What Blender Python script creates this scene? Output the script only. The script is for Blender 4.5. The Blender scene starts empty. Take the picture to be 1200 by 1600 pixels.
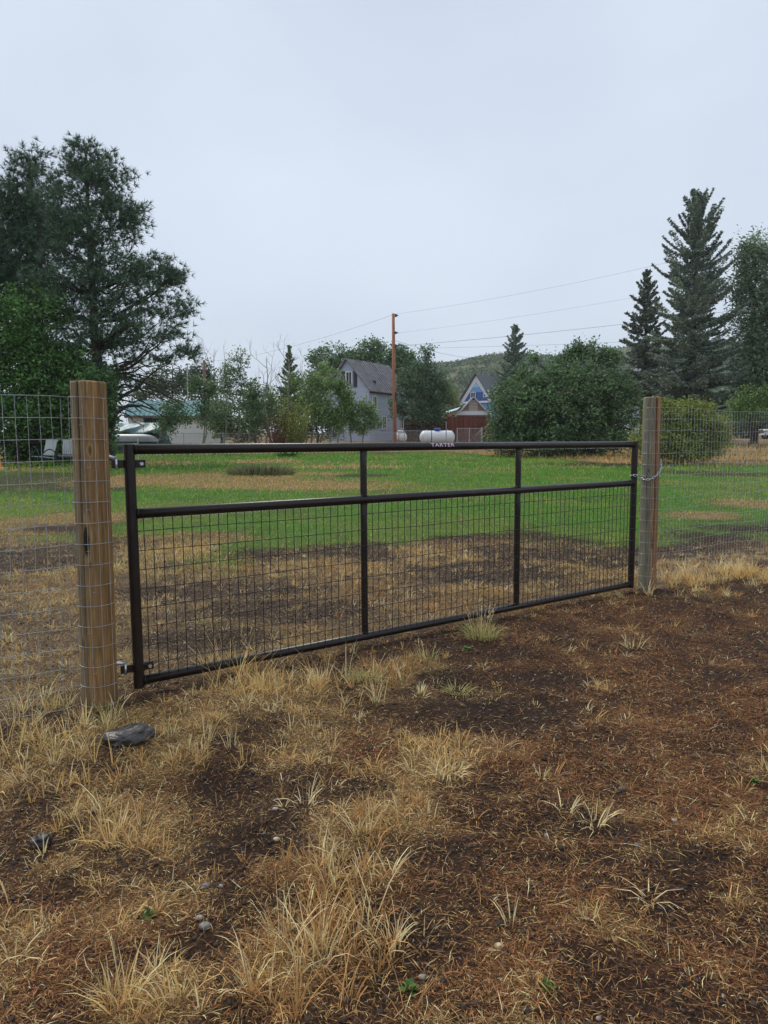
import bpy, math, random
import numpy as np
from mathutils import Vector, Matrix, noise as mnoise
R = np.random.RandomState(11); random.seed(11)
S = bpy.context.scene
PI = math.pi
# ------------------------------------------------------------------ camera
F = 1064.0; PITCH = 0.0970; CAMZ = 1.32
cam = bpy.data.cameras.new('camera'); camo = bpy.data.objects.new('camera', cam)
S.collection.objects.link(camo); S.camera = camo
cam.sensor_fit = 'VERTICAL'; cam.sensor_height = 36; cam.lens = F/1600*36
cam.clip_start = 0.05; cam.clip_end = 6000
camo.location = (0, 0, CAMZ); camo.rotation_euler = (PI/2-PITCH, 0, 0)
S.render.resolution_x = 768; S.render.resolution_y = 1024
# ------------------------------------------------------------------ world: overcast
w = bpy.data.worlds.new('World'); S.world = w; w.use_nodes = True
nt = w.node_tree; nt.nodes.clear()
SUN_EL, SUN_AZ = math.radians(52), math.radians(-40)   # azimuth from +Y, negative = left
sky = nt.nodes.new('ShaderNodeTexSky'); sky.sky_type = 'NISHITA'; sky.sun_disc = False
sky.sun_elevation = SUN_EL; sky.sun_rotation = SUN_AZ; sky.dust_density = 2.0
bg1 = nt.nodes.new('ShaderNodeBackground'); bg1.inputs[1].default_value = 0.07
nt.links.new(sky.outputs[0], bg1.inputs[0])
tc = nt.nodes.new('ShaderNodeTexCoord'); mp = nt.nodes.new('ShaderNodeMapping')
mp.inputs['Scale'].default_value = (1.0, 1.0, 1.6)
nz = nt.nodes.new('ShaderNodeTexNoise'); nz.inputs['Scale'].default_value = 1.5
nz.inputs['Detail'].default_value = 4; nz.inputs['Roughness'].default_value = .45
cr = nt.nodes.new('ShaderNodeValToRGB')
cr.color_ramp.elements[0].position = .3; cr.color_ramp.elements[0].color = (.425, .495, .595, 1)
cr.color_ramp.elements[1].position = .7; cr.color_ramp.elements[1].color = (.585, .650, .745, 1)
bg2 = nt.nodes.new('ShaderNodeBackground'); bg2.inputs[1].default_value = 1.0
mx = nt.nodes.new('ShaderNodeMixShader'); mx.inputs[0].default_value = .88
wo = nt.nodes.new('ShaderNodeOutputWorld')
nt.links.new(tc.outputs['Generated'], mp.inputs[0]); nt.links.new(mp.outputs[0], nz.inputs[0])
nt.links.new(nz.outputs[0], cr.inputs[0]); nt.links.new(cr.outputs[0], bg2.inputs[0])
nt.links.new(bg1.outputs[0], mx.inputs[1]); nt.links.new(bg2.outputs[0], mx.inputs[2])
nt.links.new(mx.outputs[0], wo.inputs[0])
sl = bpy.data.lights.new('sun', 'SUN'); sl.energy = 1.5; sl.angle = math.radians(18); sl.color = (1, .93, .82)
so = bpy.data.objects.new('sun', sl); S.collection.objects.link(so)
sd = Vector((math.sin(SUN_AZ)*math.cos(SUN_EL), math.cos(SUN_AZ)*math.cos(SUN_EL), math.sin(SUN_EL)))
so.rotation_euler = sd.to_track_quat('Z', 'Y').to_euler()
S.view_settings.view_transform = 'Standard'; S.view_settings.look = 'None'
S.view_settings.exposure = 0.45; S.view_settings.gamma = 1.0
# ------------------------------------------------------------------ mapping helpers
SP, CP = math.sin(PITCH), math.cos(PITCH)
def W(px, py, Y):
    a = (px-600)/F; b = (800-py)/F
    d = np.array([a, CP+b*SP, -SP+b*CP]); t = Y/d[1]
    return np.array([d[0]*t, Y, CAMZ+d[2]*t])
GY = [-3000, 2.5, 5, 6.5, 9, 20, 45, 58, 87, 130, 300, 3000]
GZ = [0, 0, .03, .06, .07, .2, .80, 1.3, 2.35, 3.6, 6.0, 10]
def gz0(Y): return np.interp(Y, GY, GZ)
def fbm(x, y, sc=1.0, oct=4, seed=0):
    x = np.asarray(x, float)*sc; y = np.asarray(y, float)*sc; o = 0; a = 1; tot = 0
    for k in range(oct):
        xi = np.floor(x).astype(np.int64); yi = np.floor(y).astype(np.int64)
        fx = x-xi; fy = y-yi; fx = fx*fx*(3-2*fx); fy = fy*fy*(3-2*fy)
        def h(i, j):
            n = (i*374761393+j*668265263+(seed+k*17)*1442695041) & 0xffffffff
            n = ((n ^ (n >> 13))*1274126177) & 0xffffffff
            return ((n ^ (n >> 16)) & 0xffff)/65535.0
        v = (h(xi, yi)*(1-fx)+h(xi+1, yi)*fx)*(1-fy)+(h(xi, yi+1)*(1-fx)+h(xi+1, yi+1)*fx)*fy
        o = o+v*a; tot += a; a *= .5; x = x*2.03+11.3; y = y*2.03+5.7
    return o/tot
def gz(X, Y):
    X = np.asarray(X, float); Y = np.asarray(Y, float)
    near = np.clip((14-np.abs(Y-3))/8, 0, 1)
    z = gz0(Y)+near*((fbm(X, Y, .8, 3, 3)-.5)*.06+(fbm(X, Y, 6, 3, 5)-.5)*.035)
    return z+(1-near)*(fbm(X, Y, .12, 3, 9)-.5)*.10
def G(px, py):
    Y = 5.0
    for _ in range(60):
        z = float(gz0(Y)); p = W(px, py, 1.0); sl_ = p[2]-CAMZ
        Yn = (z-CAMZ)/sl_ if sl_ < -1e-5 else 90
        Y = .5*Y+.5*min(max(Yn, .5), 120)
    return W(px, py, Y)[0], Y
def ss(a, b, x):
    t = np.clip((x-a)/(b-a), 0, 1); return t*t*(3-2*t)
# ------------------------------------------------------------------ mesh helpers
def link(o): S.collection.objects.link(o); return o
def tag(o, label=None, cat=None, group=None, kind=None):
    for k, v in (('label', label), ('category', cat), ('group', group), ('kind', kind)):
        if v: o[k] = v
    return o
class MB:
    def __init__(s): s.v = []; s.f = []; s.c = []; s.n = 0
    def add(s, v, f, c=None):
        v = np.asarray(v, float).reshape(-1, 3); s.v.append(v)
        for q in f: s.f.append([i+s.n for i in q])
        if c is None: c = (1, 1, 1)
        c = np.asarray(c, float)
        s.c.append(np.tile(c, (len(v), 1)) if c.ndim == 1 else c)
        s.n += len(v)
    def box(s, c, d, rot=None, col=None):
        x, y, z = d[0]/2, d[1]/2, d[2]/2
        v = np.array([(i*x, j*y, k*z) for i in (-1, 1) for j in (-1, 1) for k in (-1, 1)])
        if rot is not None: v = v @ np.array(rot).T
        s.add(v+np.array(c), [(0, 1, 3, 2), (4, 6, 7, 5), (0, 4, 5, 1), (2, 3, 7, 6), (0, 2, 6, 4), (1, 5, 7, 3)], col)
    def tube(s, pts, rad, n=8, col=None, cap=True):
        pts = np.asarray(pts, float); m = len(pts)
        rad = np.full(m, rad, float) if np.isscalar(rad) else np.asarray(rad, float)
        T = np.gradient(pts, axis=0); T /= np.linalg.norm(T, axis=1)[:, None]+1e-12
        ref = np.array([0, 0, 1.]) if abs(T[0][2]) < .9 else np.array([1., 0, 0])
        vs = []; u = np.cross(T[0], ref); u /= np.linalg.norm(u)
        for i in range(m):
            u = u-T[i]*np.dot(u, T[i]); u /= np.linalg.norm(u)+1e-12; w_ = np.cross(T[i], u)
            a = np.arange(n)*2*PI/n
            vs.append(pts[i]+rad[i]*(np.cos(a)[:, None]*u+np.sin(a)[:, None]*w_))
        f = []
        for i in range(m-1):
            for j in range(n):
                k = (j+1) % n; f.append((i*n+j, i*n+k, (i+1)*n+k, (i+1)*n+j))
        if cap: f.append(tuple(range(n-1, -1, -1))); f.append(tuple((m-1)*n+j for j in range(n)))
        s.add(np.vstack(vs), f, col)
    def poly(s, v, col=None): s.add(v, [tuple(range(len(v)))], col)
    def prism(s, poly, off, col=None):        # poly: 3D loop, off: extrusion vector
        p = np.asarray(poly, float); n = len(p); q = p+np.asarray(off, float)
        f = [tuple(range(n)), tuple(range(2*n-1, n-1, -1))]+[(i, i+n, (i+1) % n+n, (i+1) % n) for i in range(n)]
        s.add(np.vstack([p, q]), f, col)
    def build(s, name, mat, parent=None, smooth=False, **k):
        V = np.vstack(s.v); C = np.vstack(s.c)
        loc = np.array(parent.location) if parent is not None and parent.parent is None else (np.array(parent.parent.location)+np.array(parent.location) if parent is not None else np.zeros(3))
        me = bpy.data.meshes.new(name); me.from_pydata((V-loc).tolist(), [], s.f)
        a = me.color_attributes.new('col', 'FLOAT_COLOR', 'POINT')
        a.data.foreach_set('color', np.hstack([C, np.ones((len(C), 1))]).astype(np.float32).ravel())
        if smooth: me.polygons.foreach_set('use_smooth', [True]*len(me.polygons))
        me.materials.append(mat); me.update()
        # outward normals
        import bmesh
        b = bmesh.new(); b.from_mesh(me); bmesh.ops.recalc_face_normals(b, faces=b.faces); b.to_mesh(me); b.free()
        o = link(bpy.data.objects.new(name, me)); o.parent = parent
        return tag(o, **k)
FOL = (1.90, 1.85, 1.60)
def tri_mesh(name, V, T, C, mat, parent=None, smooth=False, **k):
    V = np.asarray(V, np.float32); T = np.asarray(T, np.int32); C = np.asarray(C, np.float32)
    if name == 'foliage': C = C*np.array(FOL, np.float32)
    if parent is not None: V = V-np.array(parent.location, np.float32)
    me = bpy.data.meshes.new(name); me.vertices.add(len(V)); me.vertices.foreach_set('co', V.ravel())
    me.loops.add(T.size); me.loops.foreach_set('vertex_index', T.ravel())
    me.polygons.add(len(T)); me.polygons.foreach_set('loop_start', np.arange(len(T), dtype=np.int32)*3)
    me.update(calc_edges=True)
    a = me.color_attributes.new('col', 'FLOAT_COLOR', 'POINT')
    a.data.foreach_set('color', np.hstack([C, np.ones((len(C), 1), np.float32)]).astype(np.float32).ravel())
    if smooth: me.polygons.foreach_set('use_smooth', [True]*len(me.polygons))
    me.materials.append(mat)
    o = link(bpy.data.objects.new(name, me)); o.parent = parent
    return tag(o, **k)
def thing(name, label, cat, loc, group=None):
    o = link(bpy.data.objects.new(name, None)); o.location = [float(a) for a in loc]; o.empty_display_size = .1
    return tag(o, label, cat, group)
# ------------------------------------------------------------------ materials
def mat(name, col=None, rough=.6, metal=0, attr=False, nscale=0, namt=.3, bump=0, bscale=40, stretch=(1, 1, 1), spec=.5, coat=0, trans=0, alpha=1, wave=None):
    m = bpy.data.materials.new(name); m.use_nodes = True; n = m.node_tree; N = n.nodes; L = n.links
    p = N['Principled BSDF']; p.inputs['Roughness'].default_value = rough; p.inputs['Metallic'].default_value = metal
    p.inputs['Specular IOR Level'].default_value = spec; p.inputs['Coat Weight'].default_value = coat
    tc = N.new('ShaderNodeTexCoord'); mp = N.new('ShaderNodeMapping'); mp.inputs['Scale'].default_value = stretch
    L.new(tc.outputs['Object'], mp.inputs[0])
    if attr:
        c = N.new('ShaderNodeAttribute'); c.attribute_name = 'col'; out = c.outputs['Color']
    else:
        c = N.new('ShaderNodeRGB'); c.outputs[0].default_value = (*col, 1); out = c.outputs[0]
    if nscale:
        z = N.new('ShaderNodeTexNoise'); z.inputs['Scale'].default_value = nscale; z.inputs['Detail'].default_value = 6; z.inputs['Roughness'].default_value = .65
        L.new(mp.outputs[0], z.inputs[0])
        mr = N.new('ShaderNodeMapRange'); mr.inputs[1].default_value = .25; mr.inputs[2].default_value = .75
        mr.inputs[3].default_value = 1-namt; mr.inputs[4].default_value = 1+namt; L.new(z.outputs[0], mr.inputs[0])
        mm = N.new('ShaderNodeMix'); mm.data_type = 'RGBA'; mm.blend_type = 'MULTIPLY'; mm.inputs[0].default_value = 1
        L.new(out, mm.inputs[6]); L.new(mr.outputs[0], mm.inputs[7]); out = mm.outputs[2]
        r2 = N.new('ShaderNodeMapRange'); r2.inputs[3].default_value = max(0, rough-.15); r2.inputs[4].default_value = min(1, rough+.15)
        L.new(z.outputs[0], r2.inputs[0]); L.new(r2.outputs[0], p.inputs['Roughness'])
    L.new(out, p.inputs['Base Color'])
    if bump:
        z = N.new('ShaderNodeTexNoise'); z.inputs['Scale'].default_value = bscale; z.inputs['Detail'].default_value = 5
        L.new(mp.outputs[0], z.inputs[0]); b = N.new('ShaderNodeBump'); b.inputs['Distance'].default_value = bump
        L.new(z.outputs[0], b.inputs['Height']); L.new(b.outputs[0], p.inputs['Normal'])
    if trans:
        t = N.new('ShaderNodeBsdfTranslucent'); L.new(out, t.inputs[0]); x = N.new('ShaderNodeMixShader'); x.inputs[0].default_value = trans
        L.new(p.outputs[0], x.inputs[1]); L.new(t.outputs[0], x.inputs[2]); L.new(x.outputs[0], N['Material Output'].inputs[0])
    return m
M_leaf = mat('leaf', attr=True, rough=.55, spec=.35, trans=.25)
M_needle = mat('needle', attr=True, rough=.6, spec=.25)
M_blade = mat('grass_blade', attr=True, rough=.6, spec=.12, trans=.2)
M_dry = mat('dry_straw', attr=True, rough=.65, spec=.12, trans=.12)
M_bark = mat('bark', attr=True, rough=.9, nscale=6, namt=.45, stretch=(3, 3, 1), spec=.2)
M_wire = mat('galvanised_wire', (.44, .46, .46), .45, .4, nscale=30, namt=.35)
M_gate = mat('gate_paint', (.018, .0115, .0095), .34, 0, nscale=14, namt=.35, spec=.45, bump=.0006, bscale=160)
M_vc = mat('painted', attr=True, rough=.65, nscale=5, namt=.16)
M_vcs = mat('gloss_painted', attr=True, rough=.32, nscale=4, namt=.08)
M_steel = mat('zinc_steel', (.62, .65, .68), .28, .8, nscale=25, namt=.2)
M_post = mat('treated_wood', attr=True, rough=.62, nscale=24, namt=.62, stretch=(3.5, 3.5, .22), bump=.009, bscale=40, spec=.35)
M_wood = mat('stained_board', attr=True, rough=.8, nscale=3, namt=.4, stretch=(3, 3, .4), spec=.2)
M_stone = mat('wet_stone', (.046, .040, .036), .34, nscale=16, namt=.45, bump=.012, bscale=24, spec=.6)
M_glass = mat('dark_glass', (.02, .025, .03), .1)
def scuff(m, colr, sc, lo):
    N = m.node_tree.nodes; L = m.node_tree.links; p = N['Principled BSDF']; src = p.inputs['Base Color'].links[0].from_socket
    tc = N.new('ShaderNodeTexCoord'); z = N.new('ShaderNodeTexNoise'); z.inputs['Scale'].default_value = sc; z.inputs['Detail'].default_value = 8; z.inputs['Roughness'].default_value = .75; L.new(tc.outputs['Object'], z.inputs[0])
    mr = N.new('ShaderNodeMapRange'); mr.inputs[1].default_value = lo; mr.inputs[2].default_value = lo+.06; L.new(z.outputs[0], mr.inputs[0])
    mm = N.new('ShaderNodeMix'); mm.data_type = 'RGBA'; mm.inputs[7].default_value = (*colr, 1); L.new(mr.outputs[0], mm.inputs[0]); L.new(src, mm.inputs[6]); L.new(mm.outputs[2], p.inputs['Base Color'])
scuff(M_gate, (.055, .038, .028), 9, .63); scuff(M_wire, (.16, .10, .07), 5, .62)
# ground
def ground_mat():
    m = bpy.data.materials.new('soil_and_turf'); m.use_nodes = True; n = m.node_tree; N = n.nodes; L = n.links; p = N['Principled BSDF']
    p.inputs['Specular IOR Level'].default_value = .12
    tc = N.new('ShaderNodeTexCoord'); c = N.new('ShaderNodeAttribute'); c.attribute_name = 'col'
    out = c.outputs['Color']
    for sc, amt in ((3.2, .25), (28, .45), (150, .5)):
        z = N.new('ShaderNodeTexNoise'); z.inputs['Scale'].default_value = sc; z.inputs['Detail'].default_value = 5; z.inputs['Roughness'].default_value = .7
        L.new(tc.outputs['Object'], z.inputs[0]); mr = N.new('ShaderNodeMapRange'); mr.inputs[1].default_value = .3; mr.inputs[2].default_value = .7
        mr.inputs[3].default_value = 1-amt; mr.inputs[4].default_value = 1+amt; L.new(z.outputs[0], mr.inputs[0])
        mm = N.new('ShaderNodeMix'); mm.data_type = 'RGBA'; mm.blend_type = 'MULTIPLY'; mm.inputs[0].default_value = 1
        L.new(out, mm.inputs[6]); L.new(mr.outputs[0], mm.inputs[7]); out = mm.outputs[2]
    L.new(out, p.inputs['Base Color'])
    v = N.new('ShaderNodeTexVoronoi'); v.inputs['Scale'].default_value = 85; L.new(tc.outputs['Object'], v.inputs[0])
    z = N.new('ShaderNodeTexNoise'); z.inputs['Scale'].default_value = 60; z.inputs['Detail'].default_value = 6; L.new(tc.outputs['Object'], z.inputs[0])
    ad = N.new('ShaderNodeMath'); ad.operation = 'ADD'; L.new(v.outputs[0], ad.inputs[0]); L.new(z.outputs[0], ad.inputs[1])
    b = N.new('ShaderNodeBump'); b.inputs['Distance'].default_value = .012; b.inputs['Strength'].default_value = .8
    L.new(ad.outputs[0], b.inputs['Height']); L.new(b.outputs[0], p.inputs['Normal'])
    mr = N.new('ShaderNodeMapRange'); mr.inputs[3].default_value = .55; mr.inputs[4].default_value = .95; L.new(z.outputs[0], mr.inputs[0]); L.new(mr.outputs[0], p.inputs['Roughness'])
    return m
M_ground = ground_mat()
# ------------------------------------------------------------------ ground cover masks (world space)
def ell(px, py, rx, ry):
    x, y = G(px, py); m = y/F; y1 = G(px, py-ry)[1]; y2 = G(px, py+ry)[1]
    return (x, (y1+y2)/2, rx*m, abs(y1-y2)/2)
def ellm(E, X, Y, soft=.45, seed=1):
    n = (fbm(X, Y, 1.6, 4, seed)-.5)*1.1; o = np.zeros_like(X)
    for cx, cy, rx, ry in E:
        d = np.hypot((X-cx)/rx, (Y-cy)/ry)+n*.8; o = np.maximum(o, 1-ss(1-soft, 1+soft, d))
    return o
E_straw = [ell(*a) for a in [(60, 1190, 190, 110), (250, 1170, 120, 60), (200, 1300, 200, 70), (420, 1100, 130, 60), (560, 1090, 120, 50), (500, 1040, 190, 25),
    (680, 1180, 55, 40), (560, 1290, 110, 40), (480, 1400, 110, 100), (540, 1520, 110, 90), (230, 1400, 110, 60), (130, 1340, 160, 50), (60, 1260, 120, 60), (700, 1440, 60, 30),
    (1110, 905, 130, 22), (450, 1160, 90, 40), (240, 1560, 90, 50), (620, 1240, 60, 40)]]
E_tall = [ell(*a) for a in [(520, 1440, 110, 110), (560, 1540, 100, 80), (1110, 905, 110, 16), (40, 1130, 120, 40), (460, 1060, 160, 22), (570, 1075, 60, 25)]]
E_rust = [ell(*a) for a in [(1000, 1050, 260, 110), (900, 1180, 250, 60), (1150, 1100, 120, 110), (1100, 1260, 120, 120), (150, 1440, 220, 50), (130, 1540, 200, 70), (460, 1360, 80, 40),
    (800, 1330, 180, 50), (760, 1500, 150, 80), (880, 1420, 110, 50), (560, 1190, 70, 50), (330, 1230, 110, 70), (1050, 960, 190, 25), (1130, 1480, 90, 70), (700, 1350, 120, 50)]]
E_dark = [ell(*a) for a in [(420, 1240, 150, 45), (900, 1290, 90, 22), (760, 1110, 110, 28), (650, 1330, 120, 40), (1080, 1340, 100, 26), (360, 1330, 90, 40), (660, 1480, 90, 50), (900, 1340, 110, 20), (1130, 1060, 60, 14), (560, 1230, 60, 30), (330, 1460, 60, 40),(870,1060,80,10)]]
E_lawnstraw = [ell(*a) for a in [(60, 820, 120, 20), (30, 735, 80, 3), (260, 750, 130, 9), (430, 757, 180, 8), (480, 741, 60, 2.5), (420, 722, 60, 3), (250, 860, 90, 16), (330, 747, 170, 7), (480, 763, 150, 4), (230, 725, 90, 3), (280, 845, 120, 12), (1090, 806, 70, 6), (540, 730, 110, 3), (1180,790,60,8)]]
E_lawnsoil = [ell(*a) for a in [(40, 757, 150, 17), (40, 748, 150, 10), (150, 765, 60, 5), (565, 743, 62, 3.2), (950, 727, 110, 3), (1130, 741, 110, 5), (60, 875, 150, 22), (1150, 712, 90, 6), (330, 925, 150, 16), (560, 860, 80, 14), (860, 868, 130, 14), (450, 960, 160, 20), (760, 895, 150, 18), (950, 880, 60, 10), (1080, 862, 120, 7), (1150,825,80,6), (330,1000,120,20)]]
def lawn_edges(X, Y):
    near = np.interp(X, [-12, -5, -3, -1.5, 0, 2, 3.2, 4.5, 7, 12], [10.5, 9.8, 8.6, 7.6, 9.4, 9.2, 8.2, 8.8, 9.6, 12])
    far = np.interp(X/np.maximum(Y, 1), [-.8, -.45, -.4, -.2, .08, .25, .33, .6], [33, 33, 45, 44, 47, 36, 31, 29])
    return near, far
def masks(X, Y):
    n1 = fbm(X, Y, .9, 4, 21); n2 = fbm(X, Y, 3.2, 4, 22); n3 = fbm(X, Y, .35, 4, 23); n4 = fbm(X, Y, 8.5, 3, 24)
    near, far = lawn_edges(X, Y)
    g = ss(-.9, 1.6, Y-near+(n1-.5)*5.5)*(1-ss(-2, 2, Y-far+(n3-.5)*7))
    fore = 1-ss(-1.5, .5, Y-near)
    pre = ss(-.1, .25, Y-(3.5+(X+1.3)*.69))*fore             # beyond the gate, before the lawn
    st = ellm(E_straw, X, Y, .5, 31)*(1-pre); ru = ellm(E_rust, X, Y, .5, 32)*(1-pre); dk = ellm(E_dark, X, Y, .4, 33)*(1-pre)
    ls = ellm(E_lawnstraw, X, Y, .4, 34); so_ = ellm(E_lawnsoil, X, Y, .4, 35)
    dry = ls*g*1.0; g = g*(1-.88*ls)*(1-.85*so_)*(.35+.65*ss(.30, .55, n1*.5+n2*.5)*1.0+.25)
    g = np.clip(g, 0, 1)
    prest = pre*(.50+.50*ss(.42, .58, n1*.4+n2*.6))*(1-.85*so_)
    st = np.clip(np.maximum(st*(.08+.92*ss(.40, .58, n2*.7+n4*.3)), .8*ss(.57, .70, n4*.6+n2*.4)*fore*(1-pre)*(1-ss(0, 1.6, X-.15*Y-.2)*.8)), 0, 1)
    ru = np.clip(np.maximum(ru, .35*fore*(1-pre))*(.30+.70*ss(.37, .56, n2*.5+n4*.5)), 0, 1)*(1-.85*dk)
    st = st*(1-.75*dk)
    farfield = ss(-1, 3, Y-far)                              # dry verge beyond the lawn
    fd = farfield*(.45+.55*ss(.35, .6, n3))*(1-.75*so_)
    return dict(green=g, straw=np.clip(st+prest*.75+dry, 0, 1), rust=ru, far=fd, pre=pre, n2=n2, n1=n1, soil=so_)
def mixc(a, b, t): return a*(1-t[:, None])+np.array(b)[None, :]*t[:, None]
def ground_col(X, Y):
    m = masks(X, Y); n = len(X)
    c = np.tile(np.array([.031, .0165, .0105]), (n, 1))
    c = mixc(c, (.026, .017, .014), m['pre']*.9)
    c = mixc(c, (.105, .046, .019), m['rust']*.7)
    c = mixc(c, (.26, .17, .078), m['straw']*.62)
    c = mixc(c, (.085, .145, .026), m['green']*.9)
    c = mixc(c, (.34, .225, .11), m['far']*.85)
    t = fbm(X, Y, 9, 3, 50)
    return c*(.75+.5*t)[:, None]
# ------------------------------------------------------------------ ground sheet
def axis(lo, hi, fa, fb, step, grow):
    a = list(np.arange(fa, fb, step)); s = step; x = a[-1]
    while x < hi: s *= grow; x += s; a.append(min(x, hi))
    s = step; x = fa; b = []
    while x > lo: s *= grow; x -= s; b.append(max(x, lo))
    return np.array(b[::-1]+a)
ax = axis(-1500, 1500, -3.2, 5.2, .04, 1.035); ay = axis(-80, 2600, 1.1, 8.5, .04, 1.022)
XX, YY = np.meshgrid(ax, ay); X = XX.ravel(); Y = YY.ravel()
Z = gz(X, Y); col = ground_col(X, Y)
nx, ny = len(ax), len(ay)
i = (np.arange(ny-1)[:, None]*nx+np.arange(nx-1)[None, :]).ravel()
T = np.vstack([np.stack([i, i+1, i+nx+1], 1), np.stack([i, i+nx+1, i+nx], 1)])
tri_mesh('ground', np.stack([X, Y, Z], 1), T, col, M_ground, smooth=True, kind='structure')
# ------------------------------------------------------------------ grass
def cols(base, n, var=.2, hue=.06):
    base = np.asarray(base, float); base = np.tile(base, (n, 1)) if base.ndim == 1 else base
    return np.clip(base*(1+R.uniform(-var, var, (n, 1)))*(1+R.uniform(-hue, hue, (n, 3))), 0.004, .95)
def blades(P, H, Wd, az, lean, C, curl=.5):
    """one 7-vertex curved blade per row"""
    n = len(P); d = np.stack([np.cos(az), np.sin(az), np.zeros(n)], 1); fa = R.uniform(0, 2*PI, n)
    s = np.stack([np.cos(fa), np.sin(fa), np.zeros(n)], 1); V = np.zeros((n, 7, 3)); cc = np.zeros((n, 7, 3))
    for k, t in enumerate((0, .4, .75, 1)):
        ang = lean*(1+curl*t*t)                                # angle from vertical grows towards tip
        pos = P+(d*np.sin(ang)[:, None]+np.array([0, 0, 1.])*np.cos(ang)[:, None])*(H*t)[:, None]
        wd = Wd*(1, .85, .55, 0)[k]/2
        if k < 3:
            V[:, 2*k] = pos-s*wd[:, None]; V[:, 2*k+1] = pos+s*wd[:, None]; cc[:, 2*k] = cc[:, 2*k+1] = C
        else: V[:, 6] = pos; cc[:, 6] = C
    T = np.array([(0, 1, 3), (0, 3, 2), (2, 3, 5), (2, 5, 4), (4, 5, 6)])
    return V.reshape(-1, 3), (T[None]+np.arange(n)[:, None, None]*7).reshape(-1, 3), cc.reshape(-1, 3)
def join(L):
    V, T, C = [], [], []; o = 0
    for v, t, c in L: V.append(v); T.append(t+o); C.append(c); o += len(v)
    return np.vstack(V), np.vstack(T), np.vstack(C)
def scatter(n, x0, x1, y0, y1, fan=True):
    Y = np.sqrt(R.uniform(y0*y0, y1*y1, n)); X = Y*R.uniform(x0, x1, n) if fan else R.uniform(x0, x1, n)
    return X, Y
def onground(X, Y, dz=-.004): return np.stack([X, Y, gz(X, Y)+dz], 1)
STRAW = np.array([.76, .52, .21]); PALE = np.array([.88, .70, .38]); ORANGE = np.array([.50, .25, .09]); RUST = np.array([.31, .145, .060]); GRN = np.array([.12, .20, .045])
L = []
# standing straw in tufts, foreground
X, Y = scatter(16000, -.66, .72, 1.3, 8.4); m = masks(X, Y)
keep = R.rand(len(X)) < np.clip(m['straw']**1.3*1.05+.02, 0, 1)*(1-.35*m['pre']); X, Y = X[keep], Y[keep]; pre = m['pre'][keep]; tall = ellm(E_tall, X, Y, .4, 41)
ext = [(ell(*a), q) for a, q in (((530, 1400, 70, 70), 70), ((560, 1500, 75, 90), 90), ((470, 1480, 60, 70), 45), ((440, 1560, 80, 40), 30), ((590, 1290, 60, 30), 26), ((230, 1560, 70, 40), 22), ((90, 1210, 110, 50), 45), ((180, 1290, 110, 40), 40), ((60, 1130, 60, 30), 30), ((460, 1075, 130, 22), 60), ((1130, 900, 100, 14), 70), ((670, 1190, 40, 22), 14), ((340, 1180, 60, 30), 18))]
xe, ye, te = [], [], []
for (cx, cy, rx, ry), q in ext:
    q = int(q*.42)+2
    a = R.uniform(0, 2*PI, q); rr = np.sqrt(R.rand(q)); xe.append(cx+rx*rr*np.cos(a)); ye.append(cy+ry*rr*np.sin(a)); te.append(R.uniform(.2, .85, q)**1.3)
X = np.r_[X, np.concatenate(xe)]; Y = np.r_[Y, np.concatenate(ye)]; pre = np.r_[pre, np.zeros(len(X)-len(pre))]; tall = np.r_[tall*.7, np.concatenate(te)]
for k in range(len(X)):
    nb = R.randint(4, 14); r = R.uniform(.008, .04); a = R.uniform(0, 2*PI, nb); rr = r*np.sqrt(R.rand(nb))
    x = X[k]+rr*np.cos(a); y = Y[k]+rr*np.sin(a); h0 = R.uniform(.03, .085)*(1+1.9*tall[k])
    warm = fbm(X[k:k+1], Y[k:k+1], 1.3, 3, 71)[0]; base = STRAW*(1-.0)+(ORANGE-STRAW)*ss(.5, .68, warm)*.75
    if X[k] < -.9 and Y[k] > 2.6 and R.rand() < .3: base = base*.6+GRN*.6
    if R.rand() < .25+.3*tall[k]: base = PALE
    L.append((np.stack([x, y, gz(x, y)-.004], 1), h0*R.uniform(.5, 1.25, nb), R.uniform(.0018, .0038, nb)*(1+.10*Y[k]), a+R.uniform(-.6, .6, nb), R.uniform(.1, .95, nb)*(1-.35*tall[k]), cols(base, nb, .3), ))
P = np.vstack([l[0] for l in L]); args = [np.concatenate([l[j] for l in L]) for j in (1, 2, 3, 4)]; C = np.vstack([l[5] for l in L])
print('straw blades', len(P))
v, t, c = blades(P, *args, C, .6)
tri_mesh('dry_grass', v, t, c, M_dry, label='short golden dry grass tufts scattered over the dark soil', cat='dry grass', kind='stuff')
# lying litter: needles and broken straw
def sticks(P, H, Wd, az, el, C):
    n = len(P); d = np.stack([np.cos(az)*np.cos(el), np.sin(az)*np.cos(el), np.sin(el)], 1); s = np.stack([-np.sin(az), np.cos(az), np.zeros(n)], 1)
    m_ = P+d*(H*.5)[:, None]+s*(R.normal(0, .05, n)*H)[:, None]; m_[:, 2] += H*.03; e = P+d*H[:, None]; w2 = (s*Wd[:, None]/2)
    V = np.stack([P, m_-w2, m_+w2, e], 1).reshape(-1, 3); T = (np.array([(0, 1, 2), (2, 1, 3)])[None]+np.arange(n)[:, None, None]*4).reshape(-1, 3)
    return V, T, np.repeat(C, 4, 0)
def logscatter(n, x0, x1, y0, y1, pw=.6):
    u = R.rand(n); Y = (y0**pw+u*(y1**pw-y0**pw))**(1/pw); return Y*R.uniform(x0, x1, n), Y
n = 800000; X, Y = logscatter(n, -.70, .75, 1.3, 10.5); m = masks(X, Y)
keep = R.rand(n) < np.clip(m['rust']*.9+m['straw']*.8+.06+m['pre']*.25, 0, 1)*(1-.6*m['green']); X, Y = X[keep], Y[keep]; n = len(X)
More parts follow.
